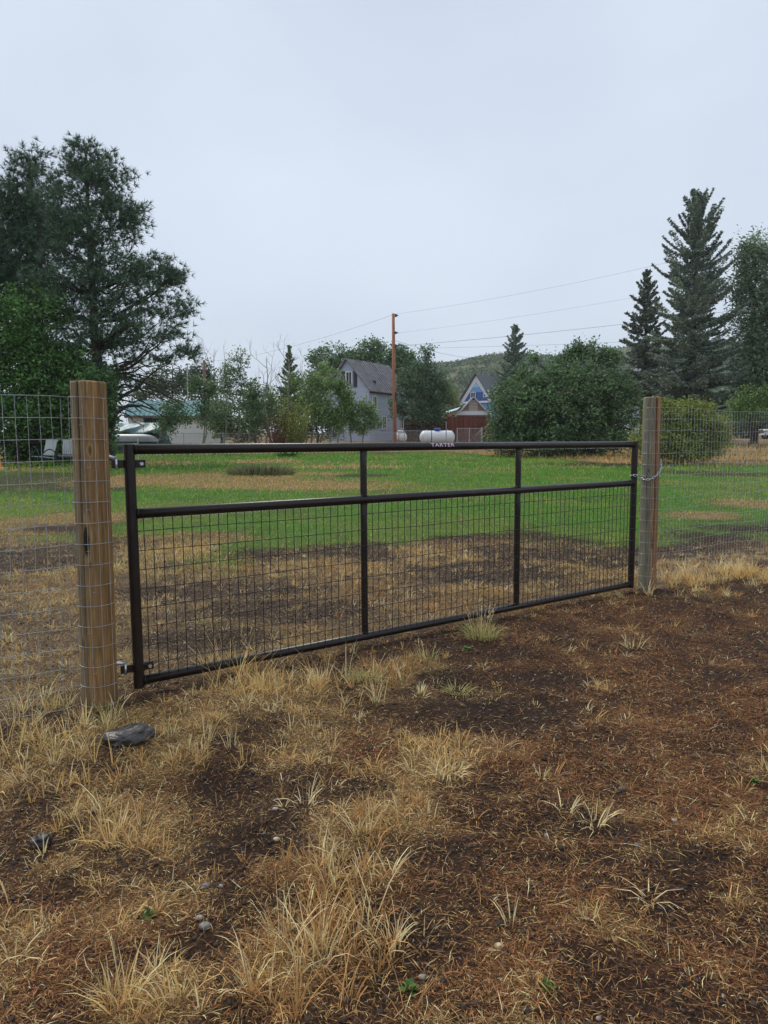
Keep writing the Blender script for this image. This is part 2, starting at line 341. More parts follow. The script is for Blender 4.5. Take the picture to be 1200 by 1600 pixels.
ru = m['rust'][keep]; stw = m['straw'][keep]; pr = m['pre'][keep]
cc = np.where((R.rand(n) < (stw+.14)/(stw+ru*1.0+.20))[:, None], STRAW*.72, RUST*1.15); pick = R.rand(n)
cc = np.where((pick < .04)[:, None], PALE, cc); cc = np.where(((pick > .4) & (pick < .85))[:, None], cc*np.array([.5, .45, .45]), cc)
cc = np.where((pr > .5)[:, None], cc*.55+np.array([.15, .11, .075])*.8, cc)
hh = np.exp(R.normal(np.log(.015), .72, n))*(1+.06*Y); ppos = onground(X, Y, .001); ppos[:, 2] += R.uniform(0, .010, n)
v, t, c = sticks(ppos, np.clip(hh, .004, .085), R.uniform(.0007, .0017, n)*(1+.22*Y), R.uniform(0, 2*PI, n), R.normal(.05, .28, n), cols(cc, n, .45))
tri_mesh('plant_litter', v, t, c, M_dry, label='rust brown needles and broken straw lying on the soil', cat='plant litter', kind='stuff'); print('litter', n)
# lawn blades
L = []
for (n, y0, y1, h, wd) in ((90000, 6.5, 14, .05, .006), (75000, 14, 26, .075, .014), (60000, 26, 50, .12, .032)):
    X, Y = scatter(n, -.62, .66, y0, y1); m = masks(X, Y); pg = m['green']; pd = np.clip(m['straw']+m['far']+.10*m['green'], 0, 1)
    u = R.rand(n); keep = u < np.clip(pg*1.0+pd*.8, 0, 1); isg = (R.rand(n) < pg/(pg+pd*.9+1e-6))[keep]; X, Y = X[keep], Y[keep]; k = len(X)
    tone = fbm(X, Y, .5, 3, 81)
    g1 = np.array([.13, .37, .036])+(np.array([.30, .40, .075])-np.array([.13, .37, .036]))*ss(.42, .68, tone)[:, None]
    base = np.where(isg[:, None], g1, STRAW*.9)
    L.append(blades(onground(X, Y, -.003), h*R.uniform(.5, 1.3, k), wd*R.uniform(.6, 1.3, k), R.uniform(0, 2*PI, k), R.uniform(.1, 1.0, k), cols(base, k, .28), .5))
v, t, c = join(L); tri_mesh('lawn_grass', v, t, c, M_blade, label='green lawn grass with dry patches beyond the gate', cat='grass', kind='stuff')
# verge: taller dry grass along far edge of the lawn
n = 26000; X, Y = scatter(n, -.45, .66, 27, 62); m = masks(X, Y); keep = R.rand(n) < m['far']*.8; X, Y = X[keep], Y[keep]; k = len(X)
v, t, c = blades(onground(X, Y), R.uniform(.12, .38, k), R.uniform(.02, .05, k), R.uniform(0, 2*PI, k), R.uniform(.05, .5, k), cols(np.where((R.rand(k) < .15)[:, None], GRN, STRAW*.85), k, .3), .5)
tri_mesh('verge_grass', v, t, c, M_dry, label='tall straw coloured grass on the far verge under the chain link fence', cat='dry grass', kind='stuff')
# pebbles
def ico(sub=1):
    import bmesh
    b = bmesh.new(); bmesh.ops.create_icosphere(b, subdivisions=sub, radius=1); v = np.array([x.co[:] for x in b.verts]); f = [[q.index for q in g.verts] for g in b.faces]; b.free(); return v, np.array(f)
iv, it = ico(2); L = []
for k in range(1500):
    x, y = scatter(1, -.6, .66, 1.35, 9); m = masks(x, y)
    if m['green'][0] > .3: continue
    s = abs(R.normal(0, .0035))+.0022; q = iv*np.array([1, R.uniform(.6, .95), R.uniform(.45, .8)])*s*(1+.25*R.rand(3)); a = R.uniform(0, PI); q = q @ np.array([[math.cos(a), -math.sin(a), 0], [math.sin(a), math.cos(a), 0], [0, 0, 1]])
    cc_ = [(.16, .14, .13), (.30, .27, .24), (.09, .08, .08), (.38, .28, .15)][R.choice(4, p=[.45, .15, .32, .08])]
    L.append((q+np.array([x[0], y[0], gz(x, y)[0]+s*.25]), it, np.tile(cc_, (len(q), 1))))
jv, jt = ico(1); n = 16000; X, Y = logscatter(n, -.62, .68, 1.3, 9.5); m = masks(X, Y); keep = R.rand(n) < (1-.75*m['straw'])*(1-m['green']); X, Y = X[keep], Y[keep]; Z = gz(X, Y); LC = []
for k in range(len(X)):
    s = min(.016, abs(R.normal(0, .0042))+.0022)*(1+.05*Y[k]); LC.append((jv*R.uniform(.6, 1.15, (12, 1))*np.array([1, 1, .7])*s+np.array([X[k], Y[k], Z[k]+s*.15]), jt, np.tile(np.array([.032, .019, .013])*R.uniform(.6, 1.8), (12, 1))))
v, t, c = join(LC); M_clod = mat('soil_crumb', attr=True, rough=.8, nscale=90, namt=.3)
tri_mesh('soil_clods', v, t, c, M_clod, label='small dark crumbs of damp soil between the grass', cat='soil crumbs', kind='stuff')
for px, py, s, cc_ in ((862, 1050+0, .006, (.45, .38, .25)), (780, 1475, .011, (.50, .40, .22)), (432, 1312, .010, (.45, .36, .22)), (768, 1480, .008, (.2, .18, .16)), (788, 1485, .007, (.22, .18, .15)), (312, 1434, .009, (.3, .3, .29)), (320, 1446, .013, (.2, .2, .2)), (430, 1262, .009, (.33, .32, .30)), (660, 1530, .009, (.25, .22, .2))):
    x, y = G(px, py); q = iv*np.array([1.3, 1, .7])*s; L.append((q+np.array([x, y, gz(x, y)+s*.3]), it, np.tile(cc_, (len(q), 1))))
v, t, c = join(L); M_peb = mat('pebble', attr=True, rough=.45, nscale=60, namt=.3)
tri_mesh('pebbles', v, t, c, M_peb, smooth=True, label='small wet pebbles in the bare soil', cat='gravel', kind='stuff')
# single tufts
def tuft(px, py, n, h, spread, base, label, heads=0, lean=(.1, 1.1)):
    x, y = G(px, py); z = float(gz(x, y)); a = R.uniform(0, 2*PI, n); r = spread*np.sqrt(R.rand(n))
    P = np.stack([x+r*np.cos(a), y+r*np.sin(a), np.full(n, z-.004)], 1)
    Ls = [blades(P, h*R.uniform(.45, 1.15, n), R.uniform(.002, .0042, n)*(1+.08*y), a+R.uniform(-.7, .7, n), R.uniform(*lean, n), cols(base, n, .28), .7)]
    for k in range(heads):                                    # seed heads on thin stalks
        aa = R.uniform(0, 2*PI); ln = R.uniform(.1, .45); hh = h*R.uniform(1.2, 1.8); d = np.array([math.cos(aa)*math.sin(ln), math.sin(aa)*math.sin(ln), math.cos(ln)])
        p0 = np.array([x, y, z])+np.array([math.cos(aa), math.sin(aa), 0])*spread*.6*R.rand()
        Ls.append(blades(p0[None], np.array([hh]), np.array([.0026]), np.array([aa]), np.array([ln]), cols(PALE, 1, .1), .3))
        m_ = 14; tt = R.uniform(.72, 1, m_)[:, None]; Ls.append(blades(p0+d*hh*tt, R.uniform(.008, .018, m_), np.full(m_, .003), R.uniform(0, 2*PI, m_), R.uniform(.2, .9, m_), cols(PALE, m_, .15), .2))
    v, t, c = join(Ls); rt = np.array([x, y, z])
    me_o = tri_mesh('grass_tuft', v-rt, t, c, M_dry, label=label, cat='grass tuft', group='larger grass tufts in front of the gate'); me_o.location = rt
PG = np.array([.48, .44, .17])
tuft(752, 998, 190, .15, .10, PG, 'largest pale yellow grass tuft with seed heads, touching the gate bottom rail', 16, (.05, .9))
tuft(668, 1032, 80, .10, .07, PG, 'small greenish yellow tuft just left of the largest seed headed tuft', 2)
tuft(716, 1078, 120, .075, .06, PG*1.1, 'low dense cream yellow tuft in front of the seed headed tuft', 0, (.4, 1.3))
tuft(928, 1285, 34, .11, .035, PALE, 'pale upright straw tuft standing alone on dark soil at right')
tuft(990, 1012, 40, .11, .06, PALE, 'thin sprawling straw tuft on rust litter before the right gatepost')
tuft(1016, 1402, 16, .13, .02, PALE*.95, 'very sparse star shaped straw tuft at the lower right', 0, (.7, 1.3))
tuft(480, 1255, 26, .12, .04, PALE, 'thin forked straw tuft left of centre on bare black soil', 0, (.3, 1.1))
tuft(700, 1205, 70, .10, .06, PALE, 'bushy pale straw tuft in the middle of the bare ground')
tuft(1012, 925, 22, .17, .04, PALE*.9, 'bent straw stalks growing against the foot of the right gatepost', 2, (.2, .9))
tuft(570, 1062, 130, .09, .09, PG*1.08, 'dense cream tuft close under the middle of the gate', 0, (.2, 1.1))
tuft(360, 1050, 60, .26, .16, STRAW, 'tall thin orange stalks leaning through the bottom of the gate mesh', 4, (.1, .6))
def weed(px, py, s, label):
    x, y = G(px, py); z = float(gz(x, y)); V = []; T = []; C = []
    for k in range(16):
        a = R.uniform(0, 2*PI); el = R.uniform(.2, 1.2); ln = s*R.uniform(.5, 1); d = np.array([math.cos(a)*math.cos(el), math.sin(a)*math.cos(el), math.sin(el)]); sd_ = np.array([-math.sin(a), math.cos(a), 0])
        b = len(V); q = [d*ln*.1, d*ln*.5+sd_*ln*.28, d*ln*1.0-np.array([0, 0, ln*.15]), d*ln*.5-sd_*ln*.28]
        V += q; T += [(b, b+1, b+2), (b, b+2, b+3)]; C += [np.array([.07, .19, .04])*R.uniform(.7, 1.3)]*4
    o = tri_mesh('weed', np.array(V), T, C, M_leaf, label=label, cat='weed', group='small green weeds in the foreground'); o.location = (x, y, z)
weed(857, 1545, .035, 'round leafed bright green weed at the bottom right of centre')
weed(640, 1550, .04, 'dark green weed beside tall straw at the bottom centre')
weed(235, 1432, .035, 'small green weed among dry tufts at the lower left')
weed(728, 1015, .05, 'green weed at the left foot of the largest seed headed tuft')
weed(1180, 1225-0, .03, 'tiny green weed near the right picture edge')
# ------------------------------------------------------------------ wooden gateposts
def post(px0, py0, px1, py1, Yd, rad, label, colL, colR, crack, knots=()):
    b = W(px1, py1, Yd); t = W(px0, py0, Yd); b[2] = float(gz(b[0], b[1]))-.05
    nA, nR = 180, 260; V = []; C = []
    for i in range(nR):
        s = i/(nR-1); z = b[2]+(t[2]-b[2])*s; cx = b[0]+(t[0]-b[0])*s; cy = b[1]
        for j in range(nA):
            a = 2*PI*j/nA; q = mnoise.noise(Vector((math.cos(a)*1.2+7*rad, math.sin(a)*1.2, z*.8)))
            q2 = mnoise.noise(Vector((math.cos(a)*6, math.sin(a)*6, z*.7+3*rad)))
            r = rad*(1+.022*q+.012*q2)*(1.02-.03*s)
            if i == nR-1: r -= .004
            ca = crack+.10*mnoise.noise(Vector((0, 0, z*1.7))); da = abs((a-ca+PI) % (2*PI)-PI); g = math.exp(-(da/(.028+.05*s))**2)*min(1, .25+1.3*s)*(.8+.5*q)
            r -= .014*g
            V.append((cx+r*math.cos(a), cy+r*math.sin(a), z))
            side = .5+.5*math.cos(a)                     # weathering differs round the post
            k = ss(.25, .8, side+.25*q2); c = np.array(colL)*(1-k)+np.array(colR)*k
            c = c*(1-.88*min(1, g))*(1+.35*q2)*(.9+.2*q)
            for ka, kz, kw, kh, kd in knots:
                e = math.hypot(((a-ka)*rad)/kw, (z-kz)/kh)+.5*mnoise.noise(Vector((a*14, 0, z*28))); c = c*(1-kd*float(1-ss(.65, 1.25, e)))+np.array([.45, .33, .17])*.55*math.exp(-((e-1.5)/.25)**2)*(1 if kd > .5 else 0)*.35
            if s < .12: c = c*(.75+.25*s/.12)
            C.append(c)
    f = [(i*nA+j, i*nA+(j+1) % nA, (i+1)*nA+(j+1) % nA, (i+1)*nA+j) for i in range(nR-1) for j in range(nA)]
    T_ = nR*nA
    for rr in (.66, .33):                                # sawn top with rings
        for j in range(nA):
            a = 2*PI*j/nA; V.append((t[0]+rad*rr*math.cos(a), t[1]+rad*rr*math.sin(a), t[2]+.003)); C.append(np.array([.2, .15, .09])*R.uniform(.7, 1.2))
    f += [((nR-1)*nA+j, (nR-1)*nA+(j+1) % nA, T_+(j+1) % nA, T_+j) for j in range(nA)]+[(T_+j, T_+(j+1) % nA, T_+nA+(j+1) % nA, T_+nA+j) for j in range(nA)]+[tuple(T_+nA+j for j in range(nA))]
    root = thing('wooden_post', label, 'post', (b[0], b[1], b[2]+.05))
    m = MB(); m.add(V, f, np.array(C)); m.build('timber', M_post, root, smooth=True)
    return root, b, t
Lp, Lb, Lt = post(138, 597, 158, 1116, 3.36, .083, 'thick brown round timber gatepost at left, wrapped in silver mesh', (.33, .225, .115), (.34, .19, .07), 1.5*PI-.30, [(1.5*PI-.05, .86, .016, .075, .93), (1.5*PI+.12, .74, .010, .014, .5), (1.5*PI+.35, 1.3, .008, .02, .6), (1.5*PI-.6, .35, .01, .03, .6)])
Rp, Rb, Rt = post(1019, 621, 1011, 921, 6.05, .075, 'greenish grey timber gatepost at right, orange streak down its side', (.27, .245, .165), (.40, .19, .08), 1.5*PI+.22, [(1.5*PI-.5, 1.1, .008, .02, .5), (1.5*PI+.1, .45, .012, .05, .5)])
def knot(root, Pc, s, colr=(.02, .015, .012)):
    m = MB(); q = iv*np.array([s*.5, .006, s]); m.add(q+np.array(Pc), it.tolist(), colr); m.build('knot', M_post, root, smooth=True)
# ------------------------------------------------------------------ gate
YAW = .6026; TILT = .0072
gd = np.array([math.cos(YAW)*math.cos(TILT), math.sin(YAW)*math.cos(TILT), math.sin(TILT)])
gu = np.array([-math.cos(YAW)*math.sin(TILT), -math.sin(YAW)*math.sin(TILT), math.cos(TILT)]); gn = np.cross(gd, gu)   # gn points to camera side
G0 = np.array([-1.297, 3.502, CAMZ-1.238]); GL = 4.2; GH = 1.22; GM = .888
def gp(s, h, n=0): return G0+gd*s+gu*h+gn*n
gate = thing('farm_gate', 'long dark brown tubular steel farm gate filled with wire mesh, closed', 'gate', gp(0, -.03))
m = MB(); m.tube([gp(0, -.035), gp(0, 1.245)], .0275, 20); m.build('end_stile', M_gate, gate, smooth=False)
m = MB(); m.tube([gp(GL, -.03), gp(GL, 1.245)], .0265, 20); m.build('end_stile', M_gate, gate)
for h, r in ((GH, .0265), (GM, .0265), (0, .0255)):
    m = MB(); m.tube([gp(.02, h), gp(GL-.02, h)], r, 20); o = m.build('rail', M_gate, gate, smooth=True)
for s in (1.4245, 2.796):
    for h0, h1 in ((GM+.02, GH-.02), (.02, GM-.02)):
        m = MB(); n_ = 18; hs = np.linspace(h0, h1, n_)
        # tube flattened at its top end where it is crimped onto the rail
        rings = []; 
        for h in hs:
            k = ss(.10, .02, h1-h) if False else float(np.clip(1-(h1-h)/.10, 0, 1)); a = np.arange(16)*2*PI/16
            ru_, rn = .0215*(1+.18*k), .0215*(1-.55*k)
            rings.append(np.array([gp(s, h, 0)+gd*ru_*math.cos(x)+gn*rn*math.sin(x) for x in a]))
        f = [(i*16+j, i*16+(j+1) % 16, (i+1)*16+(j+1) % 16, (i+1)*16+j) for i in range(n_-1) for j in range(16)]
        m.add(np.vstack(rings), f); m.build('stile', M_gate, gate, smooth=True)
def weld(c, ax1, ax2, rad, name='weld_bead'):
    m = MB(); pts = []
    for x in np.linspace(0, 2*PI, 25): pts.append(np.array(c)+ax1*rad*math.cos(x)*(1+R.uniform(-.03, .03))+ax2*rad*math.sin(x))
    pts[-1] = pts[0]; m.tube(pts, R.uniform(.0028, .0045, 25), 6, cap=False); m.build(name, M_gate, gate, smooth=True)
for h in (GH, GM, 0):
    for s_ in (.0285, GL-.0275): weld(gp(s_, h), gu, gn, .0265)
for s_ in (1.4245, 2.796):
    for h in (GH-.0275, GM+.0275, GM-.0275, .0265): weld(gp(s_, h), gd, gn, .0215)
# mesh panels
edges = [0, 1.4245, 2.796, GL]
for k in range(3):
    a, b = edges[k]+.0, edges[k+1]-.0; m = MB(); ns = int(round((b-a)/.0508))
    for q in range(1, ns):
        s = a+(b-a)*q/ns; jit = R.normal(0, .0028)
        m.tube([gp(s, -.0, .020), gp(s+jit, .45+R.uniform(-.15, .15), .019), gp(s, GM+.012, .020)], .0023, 6)
    for q in range(1, 9):
        h = GM-q*.1016+.012
        m.tube([gp(a-.014, h, .0225), gp(a+(b-a)*.3, h+R.normal(0, .003), .0225), gp(a+(b-a)*.7, h+R.normal(0, .003), .0225), gp(b+.014, h, .0225)], .0022, 6)
    m.build('mesh_panel', M_gate, gate)
# hinges
for h, who in ((1.145, 0), (.075, 1)):
    m = MB(); m.tube([gp(0, h-.02), gp(0, h+.02)], .0335, 20)
    m.box(gp(.052, h, 0), (.05, .022, .04), np.stack([gd, gn, gu], 1)); m.box(gp(-.055, h, 0), (.07, .014, .04), np.stack([gd, gn, gu], 1))
    hg = m.build('hinge', M_gate, gate)
    m = MB(); m.tube([gp(.055, h, .011), gp(.055, h, .024)], .010, 6); m.build('hinge_bolt', M_steel, gate); m = MB(); m.tube([gp(-.066, h-.028), gp(-.066, h+.028)], .009, 8)
    m.tube([gp(-.066, h+.028), gp(-.10, h+.04), gp(-.17, h+.042)], .009, 8); m.build('hinge_hook', M_steel, gate, smooth=True)
# water drops hanging under rails
L = []
for h, r in ((GH, .0265), (GM, .0265)):
    s = .05
    while s < GL-.05:
        s += R.uniform(.012, .035); q = iv*np.array([.0034, .0034, .0046]); L.append((q+gp(s, h-r-.0015), it, np.ones((len(q), 3))))
v, t, c = join(L); M_drop = mat('water_drop', (.9, .95, 1), .03); M_drop.node_tree.nodes['Principled BSDF'].inputs['Transmission Weight'].default_value = 1; M_drop.node_tree.nodes['Principled BSDF'].inputs['IOR'].default_value = 1.33
tri_mesh('water_drops', v, t, c, M_drop, gate, smooth=True, kind='stuff')
# maker's sticker lettering on top rail
cu = bpy.data.curves.new('lettering', 'FONT'); cu.body = 'TARTER'; cu.size = .044; cu.align_x = 'CENTER'; cu.align_y = 'CENTER'; cu.extrude = .0004; cu.space_character = 1.12; cu.offset = .0007
tmp = bpy.data.objects.new('lettering_source', cu); link(tmp); dg = bpy.context.evaluated_depsgraph_get(); me = bpy.data.meshes.new_from_object(tmp.evaluated_get(dg)); bpy.data.objects.remove(tmp)
me.name = 'lettering'
import bmesh
bmm = bmesh.new(); bmm.from_mesh(me)
for yy in np.linspace(-.022, .022, 15): bmesh.ops.bisect_plane(bmm, geom=bmm.verts[:]+bmm.edges[:]+bmm.faces[:], plane_co=(0, float(yy), 0), plane_no=(0, 1, 0))
bmm.to_mesh(me); bmm.free()
Wd_ = max(v.co.x for v in me.vertices)-min(v.co.x for v in me.vertices); fx = .205/Wd_; sc_ = 2.05
# find s on the gate whose picture column is 713
for v in me.vertices:
    x, y, z = v.co; a = y/.0265*.80+.30; rr = .0265+.0008+max(z, 0)
    p = gp(sc_+x*fx, GH+rr*math.sin(a), rr*math.cos(a))-np.array(gate.location); v.co = p.tolist()
me.materials.append(mat('sticker_ink', (.75, .55, .62), .5)); lo = link(bpy.data.objects.new('sticker_lettering', me)); lo.parent = gate
# chain
def chain(path, name, label, pitch=.026):
    path = np.array(path); d = np.r_[0, np.cumsum(np.linalg.norm(np.diff(path, axis=0), axis=1))]; n = int(d[-1]/pitch); m = MB()
    for k in range(n):
        s = (k+.5)*pitch; p = np.array([np.interp(s, d, path[:, j]) for j in range(3)]); p2 = np.array([np.interp(s+.01, d, path[:, j]) for j in range(3)]); t = p2-p; t /= np.linalg.norm(t)+1e-9
        u = np.cross(t, [0, 0, 1]); u /= np.linalg.norm(u)+1e-9; w_ = np.cross(t, u)
        if k % 2: u = w_
        a = np.arange(13)*2*PI/12; loop = [p+t*math.cos(x)*.018+u*math.sin(x)*.008 for x in a]; m.tube(loop, .0026, 6, cap=False)
    return m.build(name, M_steel, None, smooth=True, label=label, cat='chain')
cpath = []
gpR = gp(GL, .93)
for x in np.linspace(-3.5, .3, 8): cpath.append(gp(GL, .955)+gd*math.cos(x)*.033-gn*math.sin(x)*.033)
pc = np.array([Rb[0]+(Rt[0]-Rb[0])*.55, 6.05, 0]); zc = cpath[-1][2]
for x in np.linspace(-1.02*PI, -.05*PI, 16):
    tt = (x+1.02*PI)/(.97*PI); cpath.append(np.array([pc[0]+.087*math.cos(x), pc[1]+.087*math.sin(x), zc-.02-.035*math.sin(min(1, tt*1.3)*PI)+.10*tt**2.2]))
cpath.append(cpath[-1]+np.array([.01, .03, .05]))
chain(cpath, 'gate_chain', 'silver chain looped from the gate round the right gatepost')
# ------------------------------------------------------------------ mesh fences either side
gxy = np.array([math.cos(YAW), math.sin(YAW)])
def wire_fence(path, z0, z1, label, sag=None, wv=.0012, wh=.0015, skew=0):
    path = np.array(path); d = np.r_[0, np.cumsum(np.linalg.norm(np.diff(path, axis=0), axis=1))]; Ltot = d[-1]
    at = lambda s: np.array([np.interp(s, d, path[:, 0]), np.interp(s, d, path[:, 1])])
    root = thing('mesh_fence', label, 'fence', (path[0][0], path[0][1], z0)); m = MB()
    def P(s, h):
        p = at(s); b = .012*math.sin(s*3.1+h*4)+.006*math.sin(s*9+h*11)
        wrap = .002 if False else 0
        return np.array([p[0], p[1], z0+h+.006*math.sin(s*5+h*3)])+np.array([0, -1, 0])*b*(0 if onpost(s) else 1)
    def onpost(s):
        p = at(s); return min(np.hypot(*(p-Lb[:2])), np.hypot(*(p-Rb[:2]))) < .13
    H = z1-z0; k = 0; s = 0
    while s < Ltot:
        m.tube([P(s, h) for h in np.linspace(0, H, 9)], wv, 5); s += .0508
    h = 0
    ss_ = np.unique(np.r_[np.arange(0, Ltot, .04), d])
    while h <= H+.001:
        m.tube([P(s, h) for s in ss_], wh, 5); h += H/round(H/.1016)
    m.build('wire_netting', M_wire, root)
    return root
def arc(c, r, a0, a1, n=14): return [(c[0]+r*math.cos(x), c[1]+r*math.sin(x)) for x in np.linspace(a0, a1, n)]
cL = ((Lb[0]+Lt[0])/2, 3.36)
st = np.array(cL)-np.array([0, .0]); pL = [tuple(np.array(cL)+np.array([-.06, -.075])-gxy*k) for k in np.linspace(4.5, .08, 30)]+arc(cL, .092, -PI*.86, -PI*.06)
wire_fence(pL, float(gz(cL[0], cL[1]))+.03, W(110, 622, 3.3)[2], 'silver wire mesh fence running left from the thick brown gatepost')
cR = ((Rb[0]+Rt[0])/2, 6.05)
pR = arc(cR, .0815, -PI*.97, -PI*.10)+[tuple(np.array(cR)+np.array([.10, -.01])+gxy*k) for k in np.linspace(.03, 6.5, 40)]
wire_fence(pR, float(gz(cR[0]+.5, cR[1]))+.02, W(1032, 637, 6.1)[2], 'fine wire mesh fence running right from the greenish gatepost', wv=.0011, wh=.0012)
# staples hold the netting
for root, c0, r, zt, Yp in ((Lp, cL, .090, 1.55, 3.36), (Rp, cR, .0805, 1.5, 6.05)):
    for z in np.arange(.2, zt, .2032):
        m = MB(); xx = c0[0]-.01+.04*R.rand(); m.tube([(xx-.006, Yp-r+.012, z), (xx-.006, Yp-r-.003, z), (xx+.006, Yp-r-.003, z), (xx+.006, Yp-r+.012, z)], .0013, 5); m.build('staple', M_wire, root)
# rock
rv, rt_ = ico(5); x, y = G(204, 1158); q = np.array([p*(1+.40*mnoise.noise(Vector(p*1.0+np.array([3, 1, 0])))+.10*mnoise.noise(Vector(p*2.7+np.array([1, 7, 0])))+.04*mnoise.noise(Vector(p*7))) for p in rv]); q[:, 2] = np.where(q[:, 2] > .1, q[:, 2]*.85+.25*q[:, 0]*.0, q[:, 2])
q = q*np.array([.104, .070, .052]); q = q @ np.array([[math.cos(.12), 0, math.sin(.12)], [0, 1, 0], [-math.sin(.12), 0, math.cos(.12)]])
o = tri_mesh('rock', q, rt_, np.ones((len(q), 3)), M_stone, smooth=True, label='smooth wet dark grey rock in front of the left gatepost', cat='rock'); o.location = (x, y, float(gz(x, y))+.022)
x, y = G(66, 1318); q2 = np.array([p*(1+.35*mnoise.noise(Vector(p*1.6))) for p in rv])*np.array([.035, .03, .024])
o = tri_mesh('rock', q2, rt_, np.ones((len(q2), 3)), mat('black_stone', (.02, .018, .018), .5, nscale=30, bump=.006), smooth=True, label='small black stone among the dry grass at lower left', cat='rock'); o.location = (x, y, float(gz(x, y))+.008)
# ------------------------------------------------------------------ trees
def leaves(P, size, asp, C, up=0):
    n = len(P); a = R.normal(size=(n, 3)); a[:, 2] *= .7; a /= np.linalg.norm(a, axis=1)[:, None]+1e-9
    b = R.normal(size=(n, 3)); b -= a*np.sum(a*b, 1)[:, None]; b /= np.linalg.norm(b, axis=1)[:, None]+1e-9
    L_ = size*R.uniform(.65, 1.3, n); h = L_[:, None]/2
    V = np.stack([P-a*h, P+b*h*asp, P+a*h, P-b*h*asp], 1).reshape(-1, 3)
    T = (np.array([(0, 1, 2), (0, 2, 3)])[None]+np.arange(n)[:, None, None]*4).reshape(-1, 3)
    return V, T, np.repeat(C, 4, 0)
def needles(P, D, per, ln, wd, C):
    n = len(P); D = D/(np.linalg.norm(D, axis=1)[:, None]+1e-9); Pr = np.repeat(P, per, 0); Dr = np.repeat(D, per, 0)
    d = Dr*.75+R.normal(0, .62, (n*per, 3)); d /= np.linalg.norm(d, axis=1)[:, None]+1e-9
    b = np.cross(d, R.normal(size=(n*per, 3))); b /= np.linalg.norm(b, axis=1)[:, None]+1e-9; l = ln*R.uniform(.7, 1.2, (n*per, 1))
    V = np.stack([Pr-b*wd*.5, Pr+b*wd*.5, Pr+d*l], 1).reshape(-1, 3); T = np.arange(n*per*3).reshape(-1, 3)
    return V, T, np.repeat(np.repeat(C, per, 0)*R.uniform(.8, 1.2, (n*per, 1)), 3, 0)
def curve(p0, p1, bend, n=7, wob=.03):
    t = np.linspace(0, 1, n)[:, None]; p = p0+(p1-p0)*t; L_ = np.linalg.norm(p1-p0)
    p = p+np.array([0, 0, 1.])*np.sin(t*PI)*bend*L_; p[1:-1] += R.normal(0, wob*L_, (n-2, 3)); return p
